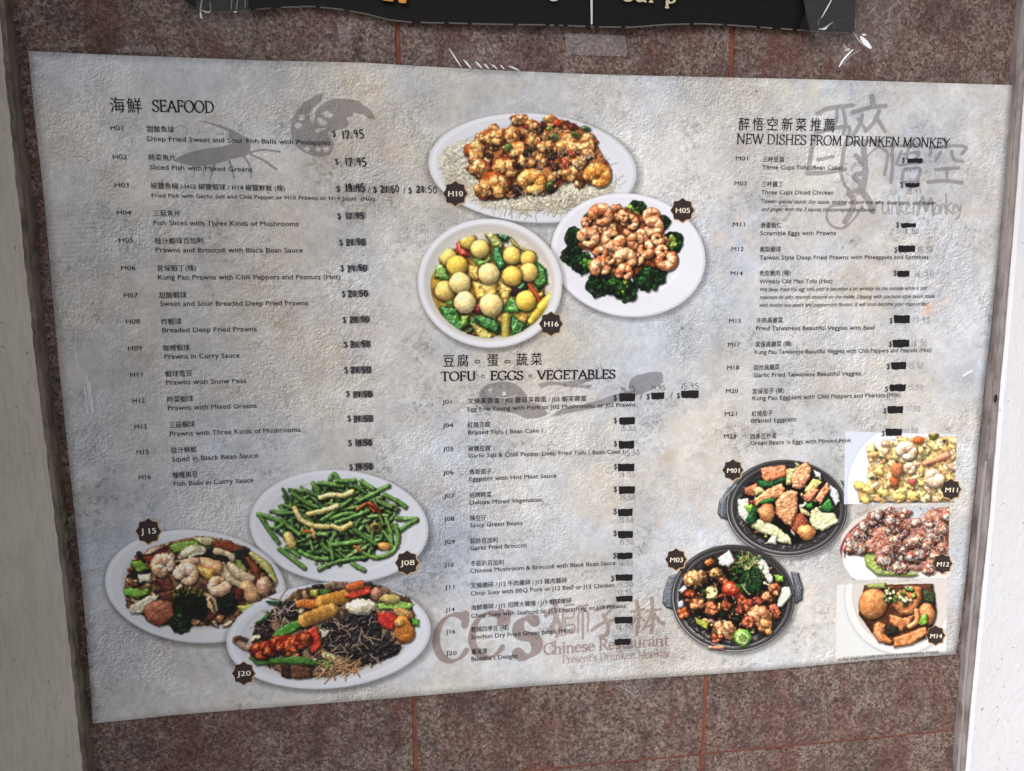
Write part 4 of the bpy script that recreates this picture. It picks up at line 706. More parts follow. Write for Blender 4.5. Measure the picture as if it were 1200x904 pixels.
strands(857, 652, 892, 690, 70, (80, 140, 56), .55, 8, None, 1.6, shd=.5); strands(868, 668, 890, 692, 50, (40, 96, 50), .8, 6, None, 1.4, shd=.5); strands(866, 650, 886, 664, 30, (196, 196, 120), .5, 6, None, 1.6)
tube(catmull(q(640, 350, 670, 400, 700, 430), 3), .8, (196, 216, 150))
blob(*q(645, 755)[0], 10.5, 10, 0, (104, 166, 58), spec=.3, wob=.12, hk=.4); blob(*q(645, 757)[0], 7.5, 7.2, 0, (206, 222, 150), wob=.15, shd=0, bump=1, hk=.2)
for k_ in range(7): blob(*q(645+24*math.cos(k_*.9), 757+24*math.sin(k_*.9))[0], 1.9, 1.3, k_*51, (120, 166, 70), shd=0)
blob(*q(645, 757)[0], 1.6, 1.6, 0, (150, 186, 96), shd=0); tube(q(400, 830, 500, 830), 2.2, (206, 150, 120))
strands(800, 660, 925, 750, 60, (240, 200, 150), .4, 3, lambda x, y: ell(859, 701, 55, 42)(x, y) < 1, 1)
# ---- three rectangular photographs, bottom right
R1 = [(990.6, 506), (1122, 509), (1118, 589), (989, 591)]
def clip_poly(P):
    f, _ = polyf(P); return lambda X, Y: np.clip(.5-f(X, Y)[0]/.5, 0, 1)
def rect_fill(P, col):
    CLIP[0] = None; f, bb = polyf(P, .1, 0); put(bb, f, col, shd=0, rim=0, flatk=1); CLIP[0] = clip_poly(P)
rect_fill(R1, (206, 212, 226))
q = fr(980, 500, 8)
put((985, 495, 1130, 610), lambda X, Y: ((ell(1065, 575, 72, 78)(X, Y)-1)*60, np.zeros_like(X)), (222, 225, 234), shd=.06, sb=4, rim=0, flatk=1)
P_((330, 260, 420, 180, 700, 110, 1140, 90, 1140, 700, 220, 700, 200, 600, 300, 500, 300, 380, 420, 340), (222, 178, 110), 3, bump=2, bs=.4)
for i in range(230):
    x = random.uniform(300, 1130); y = random.uniform(120, 700)
    if (x < 480 and 330 < y < 380) or (x < 420 and y < 200) or (y < 160 and x < 560): continue
    if y > 360 and x < 300+(500-y)*.4: continue
    (X_, Y_), = q(x, y); c = random.choice([(248, 214, 128), (248, 202, 122), (252, 226, 158), (244, 184, 116), (250, 218, 168), (246, 196, 158)])
    blob(X_, Y_, random.uniform(3.5, 8), random.uniform(3, 5), random.random()*180, c, wob=.5, bump=1.1, bs=.4, spec=.2, shd=.2, col2=tuple(min(255, v*1.06) for v in c))
for p in [(230, 560, 60), (300, 590, 50), (270, 690, 50), (440, 620, 60), (590, 660, 60), (720, 650, 60), (400, 420, 50)]:
    (X_, Y_), = q(p[0], p[1]); blob(X_, Y_, p[2]/8, p[2]/11, 20, (250, 212, 116), wob=.4, bump=1.4, spec=.2)
for (x, y, r, a_) in [(665, 240, 110, 200), (920, 470, 110, 30), (690, 400, 70, 180)]:
    (X_, Y_), = q(x, y); prawn(X_, Y_, r/8, a_, (238, 192, 150), (250, 222, 192), 310, .48)
tube(q(830, 350, 1040, 270), [2.5, 4.5], (230, 150, 110), bands=1, spec=.2); blob(*q(770, 130)[0], 6, 5, 0, (226, 112, 56), bump=1); blob(*q(545, 510)[0], 6, 7, 0, (216, 112, 60), bump=2); blob(*q(570, 400)[0], 8, 9, 0, (226, 140, 84), bump=2.5, bs=1); blob(*q(720, 520)[0], 5, 4, 0, (206, 96, 90), bump=1)
blob(*q(915, 80)[0], 6, 6, 0, (150, 130, 60), bump=1, spec=.3); blob(*q(915, 80)[0], 3, 3, 0, (206, 186, 84), shd=0)
for (x, y) in [(370, 215), (415, 280), (830, 195), (1020, 135), (330, 480), (380, 490), (570, 330)]: blob(*q(x, y)[0], 1.5, 1.2, 0, (50, 66, 34), wob=.4)
CLIP[0] = None
M12P = [(1045, 594), (1113, 591.5), (1111, 662), (1109, 677), (1000, 680), (990, 664), (984, 646), (986, 628), (1000, 610), (1020, 600)]
rect_fill(M12P, (214, 206, 196)); q = fr(975, 585, 4.76)
put((975, 585, 1130, 690), lambda X, Y: ((np.abs(ell(1066, 645, 81, 51, -6)(X, Y)-1)-.02)*60, np.zeros_like(X)), (150, 70, 84), shd=0, flatk=1)
put((975, 585, 1130, 690), lambda X, Y: ((np.abs(ell(1066, 645, 76, 47, -6)(X, Y)-1)-.012)*60, np.zeros_like(X)), (70, 66, 60), shd=0, flatk=1)
put((975, 585, 1130, 690), lambda X, Y: ((ell(1066, 645, 74, 45, -6)(X, Y)-1)*60, np.zeros_like(X)), (222, 216, 206), shd=0, flatk=1)
put((975, 640, 1060, 690), lambda X, Y: ((ell(1010, 665, 26, 16, 10)(X, Y)-1)*20, np.zeros_like(X)), (226, 228, 234), shd=0, flatk=1, soft=6)
put((1045, 588, 1113, 612), lambda X, Y: ((ell(1080, 596, 34, 12, 0)(X, Y)-1)*12, np.zeros_like(X)), (186, 192, 196), shd=0, flatk=1, soft=6)
P_((170, 270, 240, 250, 270, 330, 300, 400, 420, 400, 480, 420, 440, 432, 250, 425, 190, 370), (158, 180, 88), 3)
P_((80, 280, 150, 190, 300, 80, 400, 90, 480, 130, 540, 60, 650, 40, 650, 330, 560, 420, 500, 400, 280, 390, 240, 300, 90, 310), (214, 156, 130), 3, bump=2, col2=(176, 96, 76), cs=.25)
for i in range(80):
    x = random.uniform(90, 650); y = random.uniform(50, 400)
    if y < 280-x*.9 or (x < 260 and y > 290) or (400 < x < 500 and y < 110): continue
    (X_, Y_), = q(x, y); nugget(X_, Y_, random.uniform(6, 9.5), random.uniform(5, 8), 0, random.choice([(234, 176, 138), (226, 146, 112), (240, 206, 178), (196, 110, 96), (244, 220, 198)]), (252, 228, 204), (184, 110, 92), 4)
for i in range(700):
    x = random.uniform(85, 655); y = random.uniform(45, 415)
    if y < 285-x*.9 or (x < 250 and y > 300) or (400 < x < 490 and y < 100): continue
    (X_, Y_), = q(x, y); a = random.random()*3.14; L_ = random.uniform(.9, 1.6); c = random.choice([(240, 232, 226), (244, 240, 236), (236, 226, 214), (222, 110, 80), (160, 100, 130), (240, 190, 90), (206, 190, 214), (190, 90, 90), (245, 238, 230), (250, 246, 240)])
    tube([(X_-L_*math.cos(a), Y_-L_*math.sin(a)), (X_+L_*math.cos(a), Y_+L_*math.sin(a))], .42, c, shd=.3, so=(.3, .4), sb=.6, rim=.1)
CLIP[0] = None
R3 = [(981, 685.5), (1109.5, 679.5), (1107, 763), (979.5, 770)]
rect_fill(R3, (214, 216, 216)); 
put((975, 600, 1130, 790), lambda X, Y: ((ell(1054, 698, 64, 68, 0)(X, Y)-1)*60, np.zeros_like(X)), (222, 220, 218), shd=.12, sb=3, rim=.15, flatk=1)
put((975, 600, 1130, 790), lambda X, Y: ((ell(1056, 696, 57, 62, 0)(X, Y)-1)*60, np.zeros_like(X)), (206, 198, 192), shd=0, rim=.15, flatk=1)
P_((180, 480, 560, 470, 580, 620, 540, 760, 440, 800, 300, 810, 220, 740, 150, 640), (84, 46, 30), 4, bump=1)
TF = dict(bump=.9, bs=1.2, spec=.12, col2=(214, 146, 92), cs=.25, rim=.3, cv=.08)
P_((190, 475, 300, 465, 300, 500, 200, 500), (150, 160, 90)); P_((500, 500, 570, 520, 570, 580, 510, 570), (60, 74, 46), bump=3)
poly(q(340, 590, 360, 520, 440, 480, 500, 490, 500, 560, 450, 640, 380, 650), (178, 106, 62), 4, .4, **TF); blob(*q(230, 585)[0], 17, 18.5, 10, (202, 126, 72), wob=.05, hk=.7, shd=.5, **TF)
poly(q(320, 640, 400, 660, 460, 640, 440, 700, 380, 740, 320, 690), (166, 98, 58), 4, .4, **TF); blob(*q(525, 640)[0], 11, 13, 0, (192, 116, 66), wob=.1, **TF); tube(catmull(q(470, 620, 470, 680, 430, 710), 3), 3, (224, 150, 96), spec=.2)
poly(q(235, 700, 260, 680, 300, 700, 290, 750, 340, 790, 330, 810, 260, 800, 230, 750), (200, 124, 70), 4, .4, **TF); P_((300, 700, 360, 710, 370, 750, 310, 760), (44, 46, 34), bump=3)
poly(q(340, 775, 520, 705, 535, 745, 440, 810, 345, 830), (190, 114, 64), 3, .3, **TF)
for i in range(26): (X_, Y_), = q(random.uniform(300, 460), random.uniform(470, 580)); tube([(X_, Y_), (X_+random.uniform(-5, 5), Y_+random.uniform(-4, 4))], random.uniform(1, 2.2), random.choice([(130, 170, 70), (196, 204, 150), (90, 140, 60), (212, 214, 176)]), spec=.2, shd=.45)
P_((480, 690, 500, 640, 525, 640, 530, 690, 500, 705), (124, 176, 60), 2)
CLIP[0] = None
# the camera's own irregularity in the printed photographs: uneven outlines, crevices and wet glints
def finish(P, warp=1.0, tex=1.0, glint=1.0, con=1.0):
    f, bb = polyf(P, 1, 0); sl = win(*bb, pad=5); X, Y = PXX[sl], PXY[sl]; sd, _ = f(X, Y); M = np.clip(.5-(sd-1.5)/4, 0, 1)[..., None]
    h, w = X.shape; yy, xx = np.mgrid[0:h, 0:w].astype(np.float32)
    dx = warp*(5.5*(FB(X, Y, .30, 201, 3, .6)-.5)+2.4*(FB(X, Y, 1.1, 205, 2)-.5)); dy = warp*(5.5*(FB(X, Y, .30, 211, 3, .6)-.5)+2.4*(FB(X, Y, 1.1, 215, 2)-.5))
    dx *= M[..., 0]; dy *= M[..., 0]
    u = np.clip(xx+dx, 0, w-1.01); v = np.clip(yy+dy, 0, h-1.01); ui = u.astype(int); vi = v.astype(int); fu = (u-ui)[..., None]; fv = (v-vi)[..., None]; S0 = CV[sl].copy()
    c = (S0[vi, ui]*(1-fu)+S0[vi, ui+1]*fu)*(1-fv)+(S0[vi+1, ui]*(1-fu)+S0[vi+1, ui+1]*fu)*fv
    white = np.clip((c.min(2)-.68)*8, 0, 1)*np.clip(1-(c.max(2)-c.min(2)-.06)*14, 0, 1)       # leave the china alone
    k = (1-white)*M[..., 0]
    t = 1+tex*k*(.55*(FB(X, Y, .75, 221, 3, .7)-.5)+.45*(FB(X, Y, .22, 225, 3, .6)-.5)); c = c*t[..., None]
    lum = c.mean(2, keepdims=True); c = lum+(c-lum)*(1-.13*k[..., None]); hue = (FB(X, Y, .35, 231, 3, .6)-.5)*.16*tex*k; c = c+hue[..., None]*np.array([.5, .1, -.6], np.float32)*np.clip(lum*2, 0, 1)
    c = c+(k*con*.9)[..., None]*(c-.5)*.22+(k*.012)[..., None]
    g = np.clip(FB(X, Y, .85, 241, 2, .7)-.70, 0, 1)*5*np.clip(lum[..., 0]*2.2-.35, 0, 1)*glint*k; c = c+(g*.55)[..., None]*np.array([1, .97, .92], np.float32)
    b = c.copy(); b[1:-1, 1:-1] = (c[1:-1, 1:-1]*4+c[:-2, 1:-1]*2+c[2:, 1:-1]*2+c[1:-1, :-2]*2+c[1:-1, 2:]*2+c[:-2, :-2]+c[2:, 2:]+c[:-2, 2:]+c[2:, :-2])/16; c = b
    CV[sl] = S0*(1-M)+np.clip(c, 0, 1)*M
q1 = fr(500, 120, 4.8); q2 = fr(640, 220, 5.65); q3 = fr(480, 255, 5.832); q4 = fr(290, 545, 5.714); q5 = fr(115, 610, 5.58); q6 = fr(265, 670, 5.0)
FOOD = [q1(205, 240, 380, 160, 520, 60, 740, 75, 940, 150, 960, 290, 1050, 370, 960, 500, 700, 600, 380, 570, 100, 430, 70, 300),
 q2(240, 220, 380, 100, 600, 95, 780, 170, 890, 300, 890, 430, 780, 600, 600, 690, 520, 745, 300, 660, 130, 500, 140, 340),
 q3(200, 260, 330, 120, 540, 100, 780, 160, 930, 320, 1000, 520, 820, 740, 620, 840, 400, 800, 210, 680, 160, 440),
 q4(70, 320, 300, 180, 580, 55, 940, 130, 1080, 280, 1135, 370, 1020, 560, 780, 710, 480, 710, 200, 560),
 q5(170, 430, 220, 260, 460, 140, 720, 105, 980, 180, 1160, 380, 1090, 580, 860, 690, 560, 745, 200, 610),
 q6(50, 400, 200, 270, 380, 120, 620, 70, 860, 75, 1100, 190, 1130, 320, 1010, 480, 700, 620, 330, 635, 130, 510),
 fr(835, 530, 6.953)(200, 400, 260, 280, 400, 120, 700, 70, 900, 200, 1030, 380, 1030, 570, 760, 720, 640, 750, 420, 740, 270, 590),
 fr(770, 630, 6.456)(160, 420, 210, 290, 380, 160, 550, 90, 800, 150, 960, 300, 1020, 430, 900, 680, 680, 820, 400, 840, 170, 600),
 fr(980, 500, 8)(330, 250, 560, 160, 860, 60, 1120, 90, 1100, 690, 240, 700, 200, 580, 300, 480, 300, 390),
 fr(975, 585, 4.76)(80, 290, 280, 90, 400, 80, 645, 50, 640, 400, 260, 430, 170, 300),
 fr(975, 585, 4.76)(150, 620, 200, 490, 450, 470, 580, 560, 575, 650, 520, 760, 340, 830, 220, 750)]
for P_k, a in zip(FOOD, [(1, .8, 1, 1), (.9, .8, .9, 1), (.55, .45, .7, .8), (.8, .8, .8, 1), (1, .9, 1, 1), (1, .9, 1, 1), (.9, .9, 1, 1), (1, .9, 1, 1), (1, .4, .7, .6), (.5, .35, .8, .7), (.7, .7, .8, 1)]): finish(P_k, *a)
# slight print grain
CV += (RNG.random(CV.shape[:2], dtype=np.float32)[..., None]-.5)*.035
np.clip(CV, 0, 1, out=CV)
img = bpy.data.images.new('menu_artwork', TW, TH, alpha=False)
buf = np.ones((TH, TW, 4), np.float32); buf[..., :3] = CV[::-1]
img.pixels.foreach_set(buf.ravel()); img.update(); img.pack()
del buf, CV, PXX, PXY, jj, ii
print('pieces painted', PC[0], time.time()-T0)

# ================================================================== the sheet and its printed parts
def paper_mat():
    m, n, l, b = nmat('laminated_print', .40, .22)
    uv = n.new('ShaderNodeUVMap'); t = n.new('ShaderNodeTexImage'); t.image = img; t.interpolation = 'Cubic'; l.new(uv.outputs[0], t.inputs[0])
    l.new(t.outputs[0], b.inputs['Base Color'])
    co = mapping(n, l); n1 = noise(n, l, co, 9, 3, .5); n2 = noise(n, l, co, 55, 2)
    rr = n.new('ShaderNodeMapRange'); rr.inputs[3].default_value = .36; rr.inputs[4].default_value = .5; l.new(n1.outputs[0], rr.inputs[0]); l.new(rr.outputs[0], b.inputs['Roughness'])
    bp = n.new('ShaderNodeBump'); bp.inputs['Strength'].default_value = .12; bp.inputs['Distance'].default_value = .0006; l.new(n1.outputs[0], bp.inputs['Height'])
    l.new(bp.outputs[0], b.inputs['Normal'])
    return m
M_PAPER = paper_mat()
def with_uv(o):
    me = o.data; u = me.uv_layers.new(name='UVMap'); co = np.empty(len(me.vertices)*3); me.vertices.foreach_get('co', co); co = co.reshape(-1, 3)
    li = np.empty(len(me.loops), int); me.loops.foreach_get('vertex_index', li); P = co[li]
    uv = np.stack([(P[:, 0]+PW/2+MX)/(PW+2*MX), (P[:, 2]+PH/2+MX)/(PH+2*MX)], 1); u.data.foreach_set('uv', uv.astype(np.float32).ravel()); return o
poster = empty('menu_poster', (0, 0, 0))
tag(poster, 'large laminated restaurant menu poster with dish photos taped on granite wall', 'menu poster')
def edge(pts):
    P = [on(x, y) for x, y in pts]; d = [0]
    for a, b in zip(P, P[1:]): d.append(d[-1]+math.hypot(b[0]-a[0], b[1]-a[1]))
    d = np.array(d)/d[-1]; X = [p[0] for p in P]; Z = [p[1] for p in P]
    return lambda t: (float(np.interp(t, d, X)), float(np.interp(t, d, Z)))
eT = edge([(33, 60), (117, 64), (300, 71), (425, 73.5), (480, 77), (600, 83.5), (700, 87.5), (900, 92), (1000, 94.5), (1100, 97.3), (1187, 100)])
eB = edge([(109, 848), (200, 838.5), (300, 830.5), (400, 823), (500, 815), (600, 806), (700, 799), (800, 792.5), (900, 785.5), (1000, 776), (1060, 771), (1120, 767)])
eL = edge([(33, 60), (42, 150), (51, 226), (61, 340), (71.5, 452), (84, 570), (95.5, 678), (104, 780), (109, 848)])
eR = edge([(1187, 100), (1177, 226), (1170, 300), (1160, 400), (1154, 450), (1149, 500), (1142, 580), (1132, 678), (1126, 730), (1120, 767)])
NX, NY = 110, 74; V = []; F = []
c00, c10, c01, c11 = eT(0), eT(1), eB(0), eB(1)
for j in range(NY+1):
    v = j/NY
    for i in range(NX+1):
        u = i/NX; T, Bm, L, R_ = eT(u), eB(u), eL(v), eR(v)
        P = [(1-v)*T[k]+v*Bm[k]+(1-u)*L[k]+u*R_[k]-((1-u)*(1-v)*c00[k]+u*(1-v)*c10[k]+(1-u)*v*c01[k]+u*v*c11[k]) for k in (0, 1)]
        V.append(lay(P[0], P[1], 0))
for j in range(NY):
    for i in range(NX): a = j*(NX+1)+i; F.append((a, a+NX+1, a+NX+2, a+1))
# thin edge of the sheet, folded back towards the wall
rim = [i for i in range(NX+1)]+[j*(NX+1)+NX for j in range(1, NY+1)]+[NY*(NX+1)+i for i in range(NX-1, -1, -1)]+[j*(NX+1) for j in range(NY-1, 0, -1)]
b0 = len(V)
for k in rim: V.append((V[k][0], V[k][1]+.0006, V[k][2]))
nr = len(rim); nf = len(F)
for k in range(nr): F.append((rim[k], rim[(k+1) % nr], b0+(k+1) % nr, b0+k))
M_EDGEP = flat('paper_edge', srgb(190, 188, 184), .6, .3)
sheet = mesh_obj('sheet', V, F, [M_PAPER, M_EDGEP], poster, True, [0]*nf+[1]*nr); with_uv(sheet)

L1, L2, L3, L4, L5, L6 = .00010, .00018, .00026, .00034, .00042, .00050
def patch(name, pts, lift, mat, parent, label=None, rings=7, uv=True):     # filled outline, px -> on the sheet
    P = [on(*p) for p in pts]; cx = sum(p[0] for p in P)/len(P); cz = sum(p[1] for p in P)/len(P); V = [lay(cx, cz, lift)]; F = []; n = len(P)
    for r in range(1, rings+1):
        for p in P: V.append(lay(cx+(p[0]-cx)*r/rings, cz+(p[1]-cz)*r/rings, lift))
    for k in range(n): F.append((0, 1+(k+1) % n, 1+k))
    for r in range(rings-1):
        for k in range(n): a = 1+r*n; F.append((a+k, a+(k+1) % n, a+n+(k+1) % n, a+n+k))
    F = [f[::-1] for f in F]
    o = mesh_obj(name, V, F, mat, parent, True)
    if uv: with_uv(o)
    if label: o['label'] = label
    return o
def ellpts(cx, cy, rx, ry, rot=0, n=56):
    ca, sa = math.cos(math.radians(rot)), math.sin(math.radians(rot)); return [(cx+rx*math.cos(t)*ca-ry*math.sin(t)*sa, cy+rx*math.cos(t)*sa+ry*math.sin(t)*ca) for t in [i/n*2*math.pi for i in range(n)]]
def densify(P, k=6): return [(a[0]+(b[0]-a[0])*i/k, a[1]+(b[1]-a[1])*i/k) for a, b in zip(P, P[1:]+P[:1]) for i in range(k)]
q1 = fr(500, 120, 4.8); q2 = fr(640, 220, 5.65); q3 = fr(480, 255, 5.832); q4 = fr(290, 545, 5.714); q5 = fr(115, 610, 5.58); q6 = fr(265, 670, 5.0)
dishes = [
 ('plate_picture', ellpts(624, 197, 122, 64, 4), L1, 'printed plate of crisp orange prawns on white noodles', q1(205, 240, 380, 160, 520, 60, 740, 75, 940, 150, 960, 290, 1050, 370, 960, 500, 700, 600, 380, 570, 100, 430, 70, 300)),
 ('plate_picture', ellpts(736, 299, 91, 72, 9), L2, 'printed plate of glazed prawns ringed with broccoli', q2(240, 220, 380, 100, 600, 95, 780, 170, 890, 300, 890, 430, 780, 600, 600, 690, 520, 745, 300, 660, 130, 500, 140, 340)),
 ('bowl_picture', ellpts(574, 332, 84.5, 75.5, 6), L3, 'printed white bowl of yellow fish balls with green pepper', q3(200, 260, 330, 120, 540, 100, 780, 160, 930, 320, 1000, 520, 820, 740, 620, 840, 400, 800, 210, 680, 160, 440)),
 ('plate_picture', ellpts(397, 617, 105, 66, 4), L1, 'printed plate heaped with green beans and garlic', q4(70, 320, 300, 180, 580, 55, 940, 130, 1080, 280, 1135, 370, 1020, 560, 780, 710, 480, 710, 200, 560)),
 ('plate_picture', ellpts(229, 687, 106, 66, 6), L2, 'printed plate of mixed vegetables with prawns and sliced meat', q5(170, 430, 220, 260, 460, 140, 720, 105, 980, 180, 1160, 380, 1090, 580, 860, 690, 560, 745, 200, 610)),
 ('plate_picture', ellpts(385, 745, 120, 62, -5), L3, 'printed plate of black fungus, red pepper and baby corn', q6(50, 400, 200, 270, 380, 120, 620, 70, 860, 75, 1100, 190, 1130, 320, 1010, 480, 700, 620, 330, 635, 130, 510)),
 ('pan_picture', ellpts(921.3, 596, 71.5, 57, 4), L1, 'printed black iron pan of fried tofu with greens', fr(835, 530, 6.953)(200, 400, 260, 280, 400, 120, 700, 70, 900, 200, 1030, 380, 1030, 570, 760, 720, 640, 750, 420, 740, 270, 590)),
 ('pan_picture', ellpts(859, 701, 72.5, 63, 4), L2, 'printed black iron pan of fried chicken with coriander', fr(770, 630, 6.456)(160, 420, 210, 290, 380, 160, 550, 90, 800, 150, 960, 300, 1020, 430, 900, 680, 680, 820, 400, 840, 170, 600)),
 ('photo_picture', densify(R1), L1, 'printed photo of scrambled eggs with pink prawns', fr(980, 500, 8)(330, 250, 560, 160, 860, 60, 1120, 90, 1100, 690, 240, 700, 200, 580, 300, 480, 300, 390)),
 ('photo_picture', M12P, L1, 'printed photo of prawn balls covered in coloured sprinkles', fr(975, 585, 4.76)(80, 290, 280, 90, 400, 80, 645, 50, 640, 400, 260, 430, 170, 300)),
 ('photo_picture', densify(R3), L1, 'printed photo of brown fried tofu rolls in white bowl', fr(975, 585, 4.76)(150, 620, 200, 490, 450, 470, 580, 560, 575, 650, 520, 760, 340, 830, 220, 750)),
]
for nm, pts, L, lab, food in dishes:
    d = patch(nm, pts, L, M_PAPER, poster, lab)
    patch('food', densify(food, 3), L+.00004, M_PAPER, d)

# badges
def star(cx, cy, r, k, n=8): return [(cx+(r if i % 2 == 0 else r*k)*math.sin(math.pi*i/n), cy-(r if i % 2 == 0 else r*k)*math.cos(math.pi*i/n)*1.02) for i in range(2*n)]
F_SANS = F_CJK = None      # Blender's built-in font covers both
NOTE = {}
XH, CH = 1e9, 0
def xmap(y):                        # raise the x-height of the built-in face to that of the menu's
    if CH == 0 or y <= 0 or y >= CH: return y
    k = .74*CH
    return y*k/XH if y < XH else k+(y-XH)*(CH-k)/(CH-XH)
def glyphs(body, font, off=0.0, shear=0, res=2, lift_x=True):
    key = (body, lift_x, off, shear)
    if key in NOTE: return NOTE[key]
    c = bpy.data.curves.new('t', 'FONT'); c.body = body; c.resolution_u = res; c.offset = off; c.shear = shear
    if font: c.font = font
    o = bpy.data.objects.new('t', c); me = bpy.data.meshes.new_from_object(o)
    V = [(v.co.x, xmap(v.co.y) if lift_x else v.co.y, v.co.z) for v in me.vertices]; F = [tuple(p.vertices) for p in me.polygons]
    bpy.data.objects.remove(o); bpy.data.curves.remove(c); bpy.data.meshes.remove(me); NOTE[key] = (V, F); return V, F
_x = max(v[1] for v in glyphs('x', None)[0]); HCAP = max(v[1] for v in glyphs('H', F_SANS)[0])
_c = glyphs('國', F_CJK)[0]; CB, CT = min(v[1] for v in _c), max(v[1] for v in _c)
XH, CH = _x, HCAP; NOTE.clear(); _CJK = lambda t: all(ord(c) > 0x2fff for c in t)
def frame_at(x0, y0, x1, y1, cap):
    a = np.array(on(x0, y0)); b = np.array(on(x1, y1)); d = b-a; L = np.hypot(*d); u = d/L; v = np.array([-u[1], u[0]])
    t = np.array(on(x0, y0-cap)); return a, u, v, L, float(np.hypot(*(t-a)))
def text(name, body, x0, y0, x1=None, y1=None, cap=5.3, mat=None, parent=None, font='sans', off=.002, lift=L6, shear=0, center=False):
    f = F_SANS if font == 'sans' else F_CJK; V, F = glyphs(body, f, 0, shear, lift_x=(font == 'sans'))
    if not V: return None
    fit = x1 is not None
    if not fit: x1, y1 = x0+20, y0-20*.0
    a, u, v, L, h = frame_at(x0, y0, x1, y1 if y1 is not None else y0, cap)
    mn = min(p[0] for p in V); mxx = max(p[0] for p in V)
    if font == 'sans': s = h/HCAP; yb = 0
    else: s = h/(CT-CB); yb = CB
    sx = L/(mxx-mn) if fit else s
    if center: a = a-u*(mxx-mn)*s/2
    W = []
    for p in V: q_ = a+u*(p[0]-mn)*sx+v*(p[1]-yb)*s; W.append(lay(q_[0], q_[1], lift))
    if off > .003:
        n0 = len(W); e = off*s*1.1
        W = [(p[0]+u[0]*k_, p[1]-j_, p[2]+u[1]*k_) for k_, j_ in ((-e, 0), (e, .000004), (0, .000008)) for p in W]; F = [tuple(i+n0*k for i in f2) for k in range(3) for f2 in F]
    return mesh_obj(name, W, F, mat or M_INK, parent or poster)
def strokes_obj(name, S_, x0, y0, x1, y1, cap, mat, lift=L6, parent=None, wd=1.0, hk=1.0):
    a, u, v, L, h = frame_at(x0, y0, x1, y1, cap); V = []; F = []; sx = L/wd
    ks = (sx+h)/2
    for n_, (s, w) in enumerate(S_):
        P = [(p[0]*sx, p[1]*h*hk) for p in s]; ww = [q_*ks for q_ in (w if hasattr(w, '__len__') else [w]*len(P))]
        v_, f_ = ribbon(P, ww); b = len(V)
        for p in v_: q_ = a+u*p[0]+v*p[1]; V.append(lay(q_[0], q_[1], lift+.000002*n_))
        F += [tuple(i+b for i in f) for f in f_]
    return mesh_obj(name, V, F, mat, parent or poster)
def serif(name, body, x0, y0, x1, y1, cap, mat=None, thick=.13, thin=.05):
    L_, wd = serif_layout(body, thick, thin); return strokes_obj(name, L_, x0, y0, x1, y1, cap, mat or M_HEADINK, wd=wd)
for (cx, cy, r, t) in [(534, 227.5, 15.5, 'H10'), (800, 247, 15, 'H05'), (646, 380, 15, 'H16'), (174.5, 623, 16, 'J 15'), (477.5, 660, 15, 'J08'), (286, 789.5, 14.5, 'J20'), (859, 551.3, 13.2, 'M01'), (792.5, 656, 13.5, 'M03'), (1114.5, 574, 13.2, 'M11'), (1104.5, 661, 12.8, 'M12'), (1096.5, 745, 12.3, 'M14')]:
    b = patch('badge', star(cx, cy, r, .84), L4, M_GOLD, poster, 'dark eight pointed star badge reading %s' % t, 2, False)
    patch('badge_field', star(cx-.5, cy-.4, r*.93, .83), L5, M_BADGE, b, None, 2, False)
    w = 16.5*r/15*(.82+.06*len(t.replace(' ', ''))); text('badge_number', t, cx-w/2, cy+2.9, cx+w/2, cy+2.9-(.8 if cx < 700 and cy > 600 else 0), cap=6.0*r/15, mat=M_CREAM, parent=b, off=.02, lift=L6)

# headings
text('chinese_heading', '海', 130, 132.5, 147, 132.5, 17, M_HEADINK, font='cjk', off=.004); text('chinese_heading', '鮮', 150, 133, 167, 133, 17, M_HEADINK, font='cjk', off=.004)
serif('section_heading', 'SEAFOOD', 179, 131, 251.5, 132.5, 13.5, thick=.15, thin=.06)
for ch, x in (('豆', 519.5), ('腐', 536), ('蛋', 571), ('蔬', 605), ('菜', 622)): text('chinese_heading', ch, x, 430.5-(x-519)*.02, x+13, 430.3-(x-519)*.02, 14, M_HEADINK, font='cjk', off=.006)
for x in (559.5, 594.5):
    serif('chinese_heading_dot', '\u25e6', x-6, 429, x+6, 428.8, 12)
serif('section_heading', 'TOFU \u25e6 EGGS \u25e6 VEGETABLES', 516.5, 446.5, 721, 443.5, 10.5, thick=.17, thin=.07)
for ch, x in zip('醉悟空新菜推薦', (865.5, 881.3, 898.5, 915.5, 932, 949, 965)): text('chinese_heading', ch, x, 153.2+(x-865)*.008, x+12.5, 153.3+(x-865)*.008, 14.5, M_HEADINK, font='cjk', off=.004)
serif('section_heading', 'NEW DISHES FROM DRUNKEN MONKEY', 862.5, 168.5, 1112, 173.5, 11.5, thick=.12, thin=.045)

